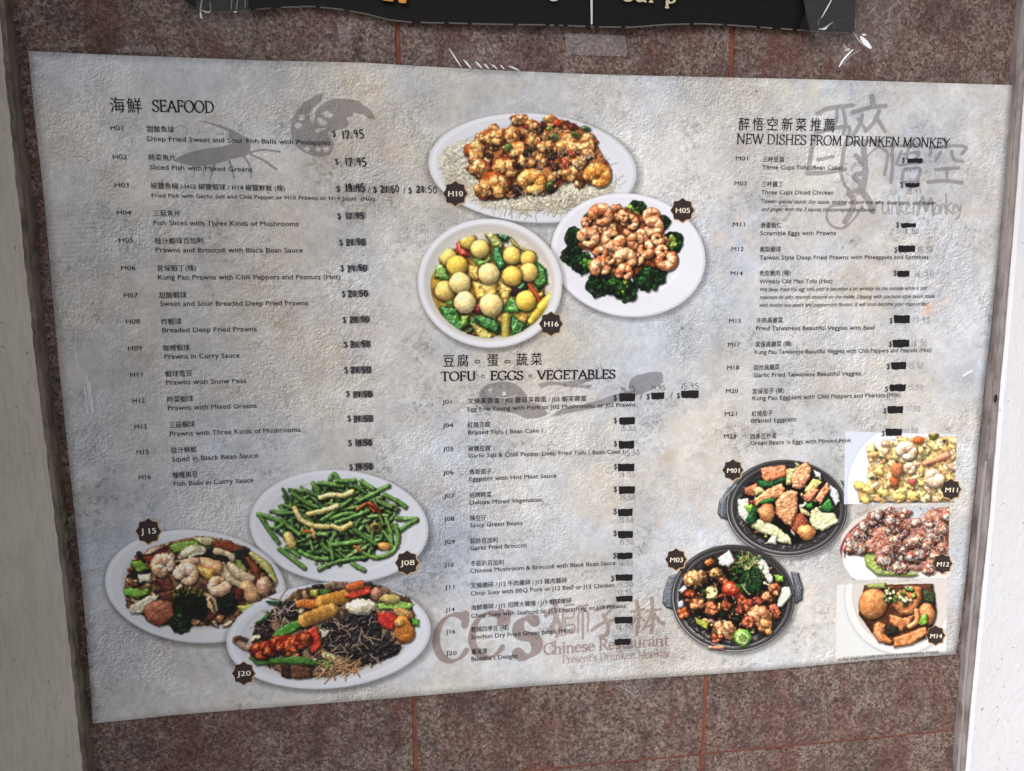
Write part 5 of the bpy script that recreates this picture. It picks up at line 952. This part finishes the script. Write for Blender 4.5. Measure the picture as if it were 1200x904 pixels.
ITEMS = [  # code, x, y | chinese x0 y0 x1 y1 | english x0 y0 x1 y1
 ('H01', 130, 153, '甜酸魚球', 172.5, 154.7, 204.5, 155.5, 'Deep Fried Sweet and Sour Fish Balls with Pineapples', 173, 165.5, 387.5, 170.3),
 ('H02', 132.7, 187, '時菜魚片', 174.5, 188, 206, 188.5, 'Sliced Fish with Mixed Greens', 175.5, 199, 296, 201.7),
 ('H03', 135, 220, '椒鹽魚柳 / H10 椒鹽蝦球 / H14 椒鹽鮮魷 (辣)', 177, 221.2, 334, 224.3, 'Fried Fish with Garlic Salt and Chili Pepper or H10 Prawns or H14 Squid  (Hot)', 178, 231.7, 439.5, 235.7),
 ('H04', 137.5, 252.3, '三菇魚片', 180, 253.5, 211.5, 253.7, 'Fish Slices with Three Kinds of Mushrooms', 180.5, 264.2, 350, 265.5),
 ('H05', 140, 284.5, '豉汁蝦球百加利', 182, 286, 238.5, 285.5, 'Prawns and Broccoli with Black Bean Sauce', 183, 296, 355, 296.3),
 ('H06', 142.5, 317, '宮保蝦丁(辣)', 184.7, 318, 230, 317.6, 'Kung Pao Prawns with Chili Peppers and Peanuts (Hot)', 185.5, 328, 399, 327.5),
 ('H07', 145.5, 349, '甜酸蝦球', 187, 349.6, 219, 349, 'Sweet and Sour Breaded Deep Fried Prawns', 188, 359, 361, 358),
 ('H08', 148, 380, '炸蝦球', 189.3, 380.6, 213, 380, 'Breaded Deep Fried Prawns', 190.5, 390, 301, 388.5),
 ('H09', 150.5, 411.3, '咖喱蝦球', 191.7, 411.6, 223, 410.6, 'Prawns in Curry Sauce', 193, 421, 281, 419.3),
 ('H11', 153, 442, '蝦球雪豆', 194, 441.8, 225.5, 440.7, 'Prawns with Snow Peas', 195, 451.3, 289, 449),
 ('H12', 155.8, 472.7, '時菜蝦球', 196.3, 471.7, 227, 470.6, 'Prawns with Mixed Greens', 197, 481.2, 301, 478.2),
 ('H13', 158, 503, '三菇蝦球', 198.7, 501.7, 229, 500, 'Prawns with Three Kinds of Mushrooms', 199.5, 511.5, 352, 506.2),
 ('H15', 160.3, 532.7, '豉汁鮮魷', 200.8, 531.5, 231, 529.8, 'Squid in Black Bean Sauce', 201.7, 541.3, 302.5, 536.5),
 ('H16', 163, 562.3, '咖喱魚旦', 203, 560.5, 232, 558.8, 'Fish Balls in Curry Sauce', 204, 570, 297, 565.5),
 ('J01', 518.3, 473.7, '叉燒芙蓉蛋 / J02 蘑菇芙蓉蛋 / J03 蝦芙蓉蛋', 548, 473.2, 687, 469.8, 'Egg Foo Young with Pork or J02 Mushrooms or J03 Prawns', 548, 482.2, 744.5, 476.5),
 ('J04', 518.7, 501.3, '紅燒豆腐', 548, 501, 574, 500.2, 'Braised Tofu ( Bean Cake )', 548.5, 509.5, 636, 507),
 ('J05', 519, 528.9, '椒鹽豆腐', 548.5, 528.8, 574.5, 528, 'Garlic Salt & Chilli Pepper Deep Fried Tofu ( Bean Cake )', 549, 536.7, 731, 531.5),
 ('J06', 519, 556.4, '魚香茄子', 550, 556, 576, 555, 'Eggplant with Hot Meat Sauce', 550, 564.2, 652, 559.7),
 ('J07', 520, 584, '招牌時菜', 550, 583.4, 576, 582.3, 'Deluxe Mixed Vegetables', 550.5, 591.6, 634.5, 588),
 ('J08', 520, 610.7, '辣豆仔', 550.5, 610.3, 570, 609.5, 'Spicy Green Beans', 551, 618.2, 612, 615.2),
 ('J09', 520.5, 637.7, '蒜炒百加利', 551, 637, 583, 635.6, 'Garlic Fried Broccoli', 551, 645, 617, 641.3),
 ('J10', 521, 664.5, '冬菇扒百加利', 551.3, 663.4, 590, 661.8, 'Chinese Mushroom & Broccoli with Black Bean Sauce', 551, 671.7, 721, 662),
 ('J11', 521.5, 690.5, '叉燒雜碎 / J12 牛肉雜碎 / J13 雞肉雜碎', 551.5, 689.3, 664, 682.8, 'Chop Suey with BBQ Pork or J12 Beef or J13 Chicken', 551.5, 698, 719.5, 688),
 ('J14', 522, 717, '海鮮雜碎 / J15 招牌大雜燴 / J19 蝦球雜碎', 552, 715.2, 669.5, 706.5, 'Chop Suey with Seafood or J15 Everything or J19 Prawns', 552, 724.2, 733, 712.5),
 ('J16', 522.5, 743, '乾燒四季豆 (辣)', 552, 740.8, 596, 738, 'Szechun Dry Fried Green Beans (Hot)', 552, 749.3, 671, 740.7),
 ('J20', 522.5, 768, '羅漢齋', 552.5, 766.7, 571, 765.6, "Buddha's Delight", 552.5, 775, 606.5, 771),
 ('M01', 862, 188.3, '三杯豆腐', 893.3, 189.7, 918.5, 190, 'Three Cups Tofu (Bean Cake)', 893, 198.7, 987, 199.2),
 ('M03', 860.5, 217.6, '三杯雞丁', 892, 219, 917.5, 219, 'Three Cups Diced Chicken', 891.7, 228, 976, 228.4),
 ('M11', 858.5, 265.8, '滑蛋蝦仁', 890.7, 267, 915.5, 267, 'Scramble Eggs with Prawns', 890.5, 276, 979.3, 275.8),
 ('M12', 857, 294.5, '鳳梨蝦球', 890, 295.3, 914.7, 295, 'Taiwan Style Deep Fried Prawns with Pineapples and Sprinkles', 889.5, 304.5, 1087.5, 303.8),
 ('M14', 856, 322.9, '老皮嫩肉 (辣)', 889.3, 323.3, 926, 322.7, 'Wrinkly Old Man Tofu (Hot)', 889.7, 332.5, 975, 332),
 ('M15', 854, 379, '牛肉高麗菜', 886.5, 378.7, 917, 378, 'Fried Taiwanese Beautiful Veggies with Beef', 885.8, 387.5, 1024.8, 386.5),
 ('M17', 853, 406.5, '宮保高麗菜 (辣)', 885, 406.7, 927, 405.7, 'Kung Pau Taiwanese Beautiful Veggies with Chili Peppers and Peanuts (Hot)', 884, 415.2, 1091, 412.6),
 ('M18', 851.7, 433.6, '蒜炒高麗菜', 883, 434, 913, 433, 'Garlic Fried Taiwanese Beautiful Veggies', 882.7, 442.2, 1008.5, 440),
 ('M20', 850.5, 461, '宮保茄子 (辣)', 881.5, 461.8, 918.5, 460.5, 'Kung Pao Eggplant with Chili Peppers and Peanuts (Hot)', 881.5, 469.3, 1055, 465),
 ('M21', 849, 487.7, '紅燒茄子', 880.5, 488, 905, 487, 'Braised Eggplant', 880, 495.8, 933, 493.7),
 ('M23', 848, 514, '四季豆炒蛋', 879, 514.8, 909.7, 513.3, "Green Beans 'n Eggs with Minced Prok", 879, 521.8, 997, 518.5),
]
for code, cx, cy, ch, a, b, c, d, en, e, f, g, h in ITEMS:
    k = 1.0 if code[0] == 'H' else .88
    small = code == 'H03'
    wcode = (16.5 if code[0] == 'H' else 12.5 if code[0] == 'J' else 14.0)*(.86 if '1' in code[1:] and code[0] != 'M' else 1)
    text('dish_code', code, cx, cy, cx+wcode, cy-(0 if cy < 350 else .4), 5.5*k, off=.004)
    text('chinese_name', ch, a, b+.4, c, d+.4, 7.2*k, font='cjk', off=.004)
    text('english_name', en, e, f, g, h, (4.6 if small else 5.5)*k, off=.004)
for t, x0, y0, x1, y1 in [('Taiwan special sauce: Soy sauce, sesame oil, and rice wine. Saute garlic, chili pepper,', 892.5, 238.3, 1097, 240), ('and ginger with the 3 sauces to accomplish the flavour', 892, 247.5, 1025, 248.3),
    ('We deep fried the egg tofu until it becomes a bit wrinkly on the outside while it still', 890.5, 341.7, 1086, 339.8), ('maintain its silky smooth texture on the inside. Dipping with szechuan style sauce made', 890, 350.8, 1095, 349.3), ('with bonito soy sauce and peppercorn flavour. It will soon become your must-order!', 889.7, 360, 1088, 358.2)]:
    text('description_line', t, x0, y0, x1, y1, 4.4, off=.002, shear=.35)
text('caption_line', 'A few images used in this Menu are Designed by Freepik', 982, 774.8, 1100, 765, 3.0, off=0)

# handwriting
HW = {'1': [[(.3, 1), (.28, 0)]], '2': [[(.05, .8), (.25, 1), (.5, .85), (.45, .6), (.05, .02), (.6, .05)]], '3': [[(.1, .95), (.5, .95), (.25, .6), (.55, .35), (.4, .02), (.05, .1)]], '4': [[(.15, 1), (.05, .45), (.6, .45)], [(.5, .9), (.45, 0)]],
      '5': [[(.55, 1), (.15, 1), (.1, .58), (.4, .6), (.55, .3), (.35, .0), (.05, .08)]], '6': [[(.45, 1), (.12, .5), (.12, .12), (.35, 0), (.52, .25), (.35, .45), (.12, .3)]], '7': [[(.02, .95), (.55, .95), (.25, 0)]], '8': [[(.5, .9), (.2, .98), (.15, .7), (.5, .35), (.4, .02), (.12, .1), (.15, .4), (.5, .75), (.5, .9)]],
      '9': [[(.5, .8), (.3, 1), (.08, .75), (.25, .5), (.5, .75), (.42, 0)]], '0': [[(.3, 1), (.08, .6), (.15, .1), (.4, 0), (.55, .5), (.3, 1)]], '.': [[(.10, .10), (.2, .0)]]}
def handwrite(body, x0, y0, x1, y1, cap, mat, w=.11, lift=L6):
    S_ = []; x = 0
    for ch in body:
        if ch == ' ': x += .4; continue
        jx, jy = random.uniform(-.05, .05), random.uniform(-.08, .08)
        for s in HW[ch]: S_.append((catmull([(x+p[0]+jx+random.uniform(-.02, .02), p[1]+jy) for p in s], 3), w*random.uniform(.85, 1.15)))
        x += .42 if ch == '.' else (.55 if ch == '1' else .78)
    return strokes_obj('handwritten_price', S_, x0, y0, x1, y1, cap, mat, lift, wd=x)
def blackout(x0, y0, x1, y1, tilt=-.6):
    P = []; 
    for k in range(8): P.append((x0+(x1-x0)*k/7, y0+tilt*k/7+random.uniform(-.5, .5)))
    P.append((x1+random.uniform(-.3, .6), (y0+y1)/2+tilt)); 
    for k in range(8): P.append((x1-random.uniform(0, .8)-(x1-x0-1)*k/7, y1+tilt*(1-k/7)+random.uniform(-.5, .5)))
    P.append((x0+random.uniform(-.3, .5), (y0+y1)/2))
    return patch('marker_blackout', P, L6+.00006, M_MARK, poster, None, 2, False)
def dollar(x, y, s='$', cap=7.4): return text('price_sign', s, x, y, None, None, cap*.95, off=.001)
P1 = [(389.5, 160.5, '17.95', 400, 163, 428, 1), (392.5, 193, '17.95', 403.5, 195, 431, 1), (394.5, 225, '19.95', 404.5, 225.5, 429, 1), (395.5, 257, '17.95', 405, 257.5, 428, 0), (397.5, 288, '21.50', 405.5, 288, 430, 0), (399, 318, '21.50', 407, 318.5, 432, 0), (400.5, 348, '21.50', 408, 348.5, 433, 0), (401.5, 378.5, '20.50', 410, 378.5, 434, 0), (403, 407.5, '21.50', 411, 407.5, 435, 0), (403.5, 437.3, '21.50', 411, 437.5, 436, 0), (405.5, 465, '21.50', 414, 466, 437, 0), (407, 494, '21.50', 414, 495, 438, 0), (407.7, 522.7, '19.50', 416, 523, 437, 0), (409, 551, '19.50', 416, 551, 438, 0)]
for x, y, t, a, b, c, k in P1:
    dollar(x, y, cap=7.4); handwrite(t, a, b, c, b-.6, 9.5 if k else 7.4, M_MARK, .17 if k else .14)
    if not k: handwrite(random.choice(['19.95', '18.50', '16.95', '20.50']), a-.4, b+.2, c-1.5, b-.4, 7.0, M_PEN, .13, L6-.00002)
dollar(437.5, 226); handwrite('21.50', 446, 226, 469, 225.5, 8, M_MARK, .15); handwrite('20.50', 447, 226, 462, 225.5, 7, M_PEN, .13, L6-.00002); handwrite('18', 489, 226, 499, 225.5, 7, M_PEN, .13, L6-.00002); handwrite('18.95', 405, 225.5, 424, 225, 8, M_PEN, .13, L6-.00002); dollar(478.5, 227); handwrite('21.50', 488, 226.5, 513, 226, 8, M_MARK, .14)
for x, y in ((431, 226), (472.5, 227)): dollar(x, y, '/')
P2 = [(718.5, 469.5, 725.5, 461.3, 744, 470.5, None), (757, 468, 762.7, 460.3, 778.3, 468.3, None), (792.5, 467, 798, 458, 818.5, 466.8, None),
      (718.7, 496, 725.5, 489.3, 744, 498, '15.50'), (718.7, 523, 725, 517, 743, 526, None), (718.7, 550, 723.8, 543.7, 743.3, 552.6, '19.50'), (718.5, 576.5, 725, 570.3, 743.8, 579, '15.50'), (718.3, 602.5, 723.7, 596.8, 741.3, 605.2, '15.50'), (718.3, 628, 723.8, 622.8, 741.3, 631, '15.50'), (718, 654.2, 723, 648, 741, 655.5, '16.50'),
      (715.5, 681, 721, 673.5, 741, 680.8, '15.50'), (None, 0, 721.5, 698.8, 741, 705.3, None), (None, 0, 720, 723, 741, 731, '16.50'), (None, 0, 720, 749, 739, 756, '15.50')]
for x, y, a, b, c, d, t in P2:
    if x: dollar(x, y, cap=6.8)
    blackout(a, b, c, d)
    if t: handwrite(t, a+1, d+7.3, c+1.5, d+6.6, 5.6, M_PEN if t != '19.50' else M_PENL, .085)
dollar(749.5, 468, '/'); dollar(785, 467, '/')
handwrite('14.95', 727, 460, 745, 458.5, 6.5, M_PEN, .11); handwrite('14.95', 762, 458, 780, 457, 6, M_PEN, .10); handwrite('15.95', 797, 456.5, 820, 455, 6.5, M_PEN, .09); handwrite('15.50', 731, 534.5, 750, 533.5, 6.5, M_PEN, .09); handwrite('17.95', 723, 697, 741, 696, 5, M_PEN, .09)
P3 = [(1056.5, 190.5, 1062.5, 186, 1081, 191.3, '11.50', 1061, 202.5, 1081, 5.5), (1054.5, 220, 1060.5, 214.8, 1077.3, 219.8, '15.95', 1061, 227.7, 1080, 6), (1049.5, 267, 1055.3, 261.8, 1073, 267, '18.50', 1056, 274.5, 1077, 6), (1047.5, 296, 1052.3, 288, 1072, 295.8, '15.50', 1074, 296, 1094, 6.5), (1046.5, 323.2, 1051, 317.5, 1065.3, 324.7, '16.50', 1070, 324, 1095, 6.5),
      (1041.7, 379, 1047, 369.7, 1066, 379, '17.95', 1069, 379, 1090, 7), (1041, 406.5, 1045.7, 398.2, 1065, 407, '16.50', 1067, 406, 1087, 7), (1038.5, 432.5, 1043.6, 424.7, 1061.5, 433, '15.50', 1064, 432, 1082, 6.5), (1036.5, 459, 1042, 450.7, 1061, 458.5, '15.50', 1063, 457, 1082, 6), (1034.5, 484.5, 1039.7, 476, 1058, 484.5, '17.50', 1061, 482, 1079, 6), (1032.5, 511, 1037, 502.7, 1056.7, 511, '17.50', 1059, 508, 1076, 5.5)]
for x, y, a, b, c, d, t, e, f, g, cp in P3:
    dollar(x, y, cap=6.6); blackout(a, b, c, d, -.2); handwrite(t, e, f, g, f-.3, cp, M_PENL if e > 1058 else M_PEN, .085)

# ================================================================== black banner above
M_BLACK, n_, l_, b_ = nmat('black_vinyl', .45, .12); co_ = mapping(n_, l_); z1 = noise(n_, l_, co_, 60, 4, .6); bb_ = n_.new('ShaderNodeBump'); bb_.inputs['Strength'].default_value = .15; bb_.inputs['Distance'].default_value = .001
l_.new(z1.outputs[0], bb_.inputs['Height']); l_.new(bb_.outputs[0], b_.inputs['Normal']); b_.inputs['Base Color'].default_value = (.009, .008, .008, 1)
M_HEM = flat('grey_hem', srgb(104, 100, 96), .5, .4)  # lighter grey line along the banner's lower edge
banner = empty('banner', (0, 0, .5)); tag(banner, 'black vinyl banner with white and orange lettering along the top', 'banner')
BE = [(211, -3), (221, 5), (236, 12), (252, 14.5), (270, 14), (295, 12.5), (330, 9.5), (365, 8), (400, 11.5), (430, 17), (455, 23.5), (480, 26.5), (520, 27.5), (560, 29), (600, 30), (640, 30.7), (670, 32), (700, 33.3), (740, 33.5), (780, 30.3), (820, 29), (850, 30), (890, 32.5), (935, 35.5), (970, 38), (1000.5, 38.5)]
BX = [hit(x, y, -.004) for x, y in BE]
xs = np.linspace(BX[0][0], BX[-1][0], 150); zb = np.interp(xs, [p[0] for p in BX], [p[2] for p in BX]); top = .56
V = []; F = []; R_ = 12
for i, x in enumerate(xs):
    for r in range(R_+1):
        t = r/R_; z = zb[i]+(top-zb[i])*t**1.6
        y = -.0042-.0016*math.sin(x*15+1)*math.exp(-(z-zb[i])*18)-.0012*math.sin(z*30+x*6)
        V.append((x, y, z))
for i in range(len(xs)-1):
    for r in range(R_): a = i*(R_+1)+r; F.append((a, a+R_+1, a+R_+2, a+1))
vin = mesh_obj('vinyl_sheet', V, F, M_BLACK, None, True); adopt(vin, banner)
V = []; F = []
for i, x in enumerate(xs):
    y = -.0046-.0016*math.sin(x*15+1); V += [(x, y, zb[i]-.0002), (x, y-.0005, zb[i]+.0005), (x, y-.0002, zb[i]+.0010)]
for i in range(len(xs)-1):
    if random.random() < .18: continue
    for r in range(2): a = 3*i+r; F.append((a, a+3, a+4, a+1))
adopt(mesh_obj('hem', V, F, M_HEM), banner)
M_ORG = flat('orange_print', srgb(226, 150, 50), .5); M_WPR = flat('white_print', srgb(206, 200, 192), .5); M_CPR = flat('cream_print', srgb(196, 188, 156), .5)
def flatp(name, pts, Y, mat, parent):
    V = [tuple(hit(x, y, Y)) for x, y in pts]; o = mesh_obj(name, V, [tuple(range(len(V)))[::-1]], mat); adopt(o, parent); return o
YB = -.0078
flatp('orange_letter', [(444, -14), (461, -14), (461, 1.6), (458, 1.8), (450, .8), (444, -1)], YB, M_ORG, banner); flatp('orange_letter', [(466, -14), (477, -14), (476, 3.2), (474, 4), (468, 3.2), (467, 2)], YB, M_ORG, banner)
flatp('divider_line', [(691.6, -16), (694.6, -16), (694.4, 28), (693.4, 29.3), (692.4, 28)], YB, M_WPR, banner)
def banner_text(body, x0, y0, x1, cap, mat):
    L_, wd = serif_layout(body, .16, .07); a = hit(x0, y0, YB); b = hit(x1, y0, YB); sx = (b[0]-a[0])/wd; h = hit(x0, y0-cap, YB)[2]-a[2]; V = []; F = []
    for k, (s, w) in enumerate(L_):
        v_, f_ = ribbon([(p[0]*sx, p[1]*h) for p in s], [t*(sx+h)/2 for t in w]); bb = len(V)
        V += [(a[0]+p[0], YB-.00002*k, a[2]+p[1]) for p in v_]; F += [tuple(i+bb for i in f) for f in f_]
    adopt(mesh_obj('lettering', V, F, mat), banner)
banner_text('our p', 729, .9, 793, 17, M_CPR); banner_text('c', 642, .2, 655, 20, M_WPR)
# folded corner of the banner, wrapped in tape
fold = flatp('folded_corner', [(936.5, -12), (1002.5, -12), (1001.8, 20), (1001, 36.8), (984, 36), (962, 36.5), (937, 34.5), (944, 12)], -.0092, M_BLACK, banner)

# ================================================================== clear tape
M_TAPE = bpy.data.materials.new('clear_tape'); M_TAPE.use_nodes = True
n_ = M_TAPE.node_tree.nodes; l_ = M_TAPE.node_tree.links; b_ = n_['Principled BSDF']; b_.inputs['Base Color'].default_value = (.55, .54, .55, 1); b_.inputs['Roughness'].default_value = .07; b_.inputs['Specular IOR Level'].default_value = .35; b_.inputs['Alpha'].default_value = .06
co_ = mapping(n_, l_); z1 = noise(n_, l_, co_, 70, 3, .6, 1.5); bb_ = n_.new('ShaderNodeBump'); bb_.inputs['Strength'].default_value = .7; bb_.inputs['Distance'].default_value = .003; l_.new(z1.outputs[0], bb_.inputs['Height']); l_.new(bb_.outputs[0], b_.inputs['Normal'])
M_TAPEM = M_TAPE.copy(); M_TAPEM.name = 'milky_tape'; M_TAPEM.node_tree.nodes['Principled BSDF'].inputs['Alpha'].default_value = .2; M_TAPEM.node_tree.nodes['Principled BSDF'].inputs['Base Color'].default_value = (.5, .49, .52, 1)
M_GLINT = bpy.data.materials.new('tape_glint'); M_GLINT.use_nodes = True; b_ = M_GLINT.node_tree.nodes['Principled BSDF']; b_.inputs['Base Color'].default_value = (.9, .9, .92, 1); b_.inputs['Roughness'].default_value = .2  # white for modelled slivers that stand in for light glinting on the tape
M_GLINT2 = M_GLINT.copy(); M_GLINT2.name = 'soft_glint'; M_GLINT2.node_tree.nodes['Principled BSDF'].inputs['Alpha'].default_value = .3
def tape(pts, Y, mat, label, slivers=(), curl=.0006):
    P = [hit(x, y, Y) for x, y in pts]; cx = sum(p[0] for p in P)/len(P); cz = sum(p[2] for p in P)/len(P)
    D = [(a+(b-a)*k/5) for a, b in zip(P, P[1:]+P[:1]) for k in range(5)]; n = len(D); V = [(cx, Y-curl, cz)]; F = []
    for r in range(1, 6):
        for p in D:
            X, Z = cx+(p[0]-cx)*r/5, cz+(p[2]-cz)*r/5; V.append((X, Y-curl*(1-(r/5)**2)-.0002*math.sin(X*400+Z*300), Z))
    for k in range(n): F.append((0, 1+(k+1) % n, 1+k))
    for r in range(4):
        for k in range(n): a = 1+r*n; F.append((a+k, a+(k+1) % n, a+n+(k+1) % n, a+n+k))
    root = empty('clear_tape', (cx, Y, cz)); tag(root, label, 'tape')
    adopt(mesh_obj('tape_strip', V, F, mat, None, True), root)
    for c in slivers:
        m = M_GLINT if len(c) < 3 else c[2]
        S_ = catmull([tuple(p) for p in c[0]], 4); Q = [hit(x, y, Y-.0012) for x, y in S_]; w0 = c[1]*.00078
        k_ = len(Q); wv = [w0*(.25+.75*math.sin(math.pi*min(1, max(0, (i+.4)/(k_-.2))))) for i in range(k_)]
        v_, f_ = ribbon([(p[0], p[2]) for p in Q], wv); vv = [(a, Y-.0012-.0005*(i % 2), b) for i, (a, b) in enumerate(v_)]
        adopt(mesh_obj('glint_sliver', vv, f_, m), root)
    return root
YT = -.0042
tape([(228, -8), (292, -8), (290, 16), (296, 44), (245, 42), (232, 16)], -.0088, M_TAPE, 'crumpled clear tape strip holding the left end of black banner', [([(238, -4), (235, 10), (237, 22)], 1.6, M_GLINT2), ([(236, 12), (244, 15), (247, 12)], 1.2), ([(235, 15), (236, 22)], 1.4), ([(246, 2), (247, 12)], .8, M_GLINT2), ([(272, -5), (271, 12)], .8, M_GLINT2), ([(279, -4), (277, 12)], .9, M_GLINT2), ([(274, 14.5), (278, 14)], 1.6), ([(288, -3), (287, 10)], .6, M_GLINT2)])
tape([(940, -8), (1062, -8), (1060, 30), (1048, 62), (985, 82), (950, 40)], -.0102, M_TAPE, 'wrinkled clear tape over the banner corner with glints modelled as white creases', [([(976, -3), (970, 8), (962, 22)], 1.7), ([(960, 20), (958, 33)], 1.0, M_GLINT2), ([(958, 35), (966, 33), (976, 26)], 1.9, M_GLINT2), ([(960, 34), (966, 34.5), (970, 31)], 1.4), ([(976, 26), (979, 36)], .9, M_GLINT2), ([(980, 24), (990, 26), (996, 34)], .6, M_GLINT2),
    ([(1000, 38), (1006, 47), (1014, 55)], 1.2), ([(1008, 43), (1014, 50), (1021, 57)], 6.5), ([(1010, 41), (1015, 41)], 2.2), ([(997, 40), (1003, 54)], .9, M_GLINT2), ([(983, 79), (989, 69), (1000, 58)], 2.0), ([(987, 76), (996, 66), (1010, 58)], 1.1, M_GLINT2), ([(990, 60), (996, 57)], .9), ([(1018, 16), (1028, 6)], .9, M_GLINT2), ([(988, 52), (992, 58), (996, 59)], 4, M_GLINT2)])
tape([(661, 39), (733, 42), (735, 66), (700, 66), (665, 63)], -.0016, M_TAPEM, 'old milky tape patch on granite above the menu', [], .0002)
tape([(1136, 90), (1146, 84), (1160, 86), (1165, 100), (1156, 125), (1140, 124)], YT, M_TAPE, 'clear tape tab on top right corner of the menu', [])
tape([(142, 56), (150, 54), (182, 55), (184, 62), (146, 61)], -.0012, M_TAPEM, 'small whitish tape residue above the left heading', [], .0002)
tape([(395, 29), (410, 30), (413, 44), (404, 48), (396, 40)], -.0012, M_TAPEM, 'small whitish residue spot on granite beside the brick coloured joint', [], .0002)
tape([(522, 50), (612, 62), (612, 92), (520, 88)], YT, M_TAPE, 'clear tape strip with reflections modelled as comb like white slivers on the top edge', [([a, ((a[0]+b[0])/2, (a[1]+b[1])/2-.4), b], w) for a, b, w in [((526, 57), (541, 80), 1.6), ((543, 70), (552, 80.5), 2.2), ((557, 72.5), (565, 80.5), 2.2), ((567, 75), (573, 81), 1.9), ((576, 76), (583, 81.5), 1.7), ((586, 76.5), (591, 81.5), 1.6), ((596, 77.5), (609, 83.5), 1.7)]])
tape([(64, 385), (100, 384), (114, 486), (76, 490)], YT, M_TAPE, 'glossy clear tape patch on the left margin of the menu', [([(90, 385), (88, 412), (92, 430)], 1.0, M_GLINT2), ([(92, 432), (100, 438), (104, 450)], 1.0, M_GLINT2), ([(104, 448), (106, 466), (109, 484)], 5.0, M_GLINT2), ([(99, 452), (103, 484)], 2.2, M_GLINT2), ([(98, 400), (100, 408)], 1, M_GLINT2)])
tape([(1118, 428), (1146, 420), (1142, 446), (1116, 450)], YT, M_TAPE, 'tiny clear tape scrap with a glint modelled as a white sliver near the right edge', [([(1128, 441), (1140, 434)], 1.0), ([(1130, 437), (1136, 435)], .8, M_GLINT2)])
tape([(700, 796), (766, 792), (760, 822), (740, 818)], YT, M_TAPE, 'clear tape strip over the bottom edge of the menu', [([(722, 803), (735, 809), (748, 818)], .6, M_GLINT2), ([(757, 797), (756, 812)], .6, M_GLINT2)], .0005)
print('objects', len(bpy.data.objects), time.time()-T0)
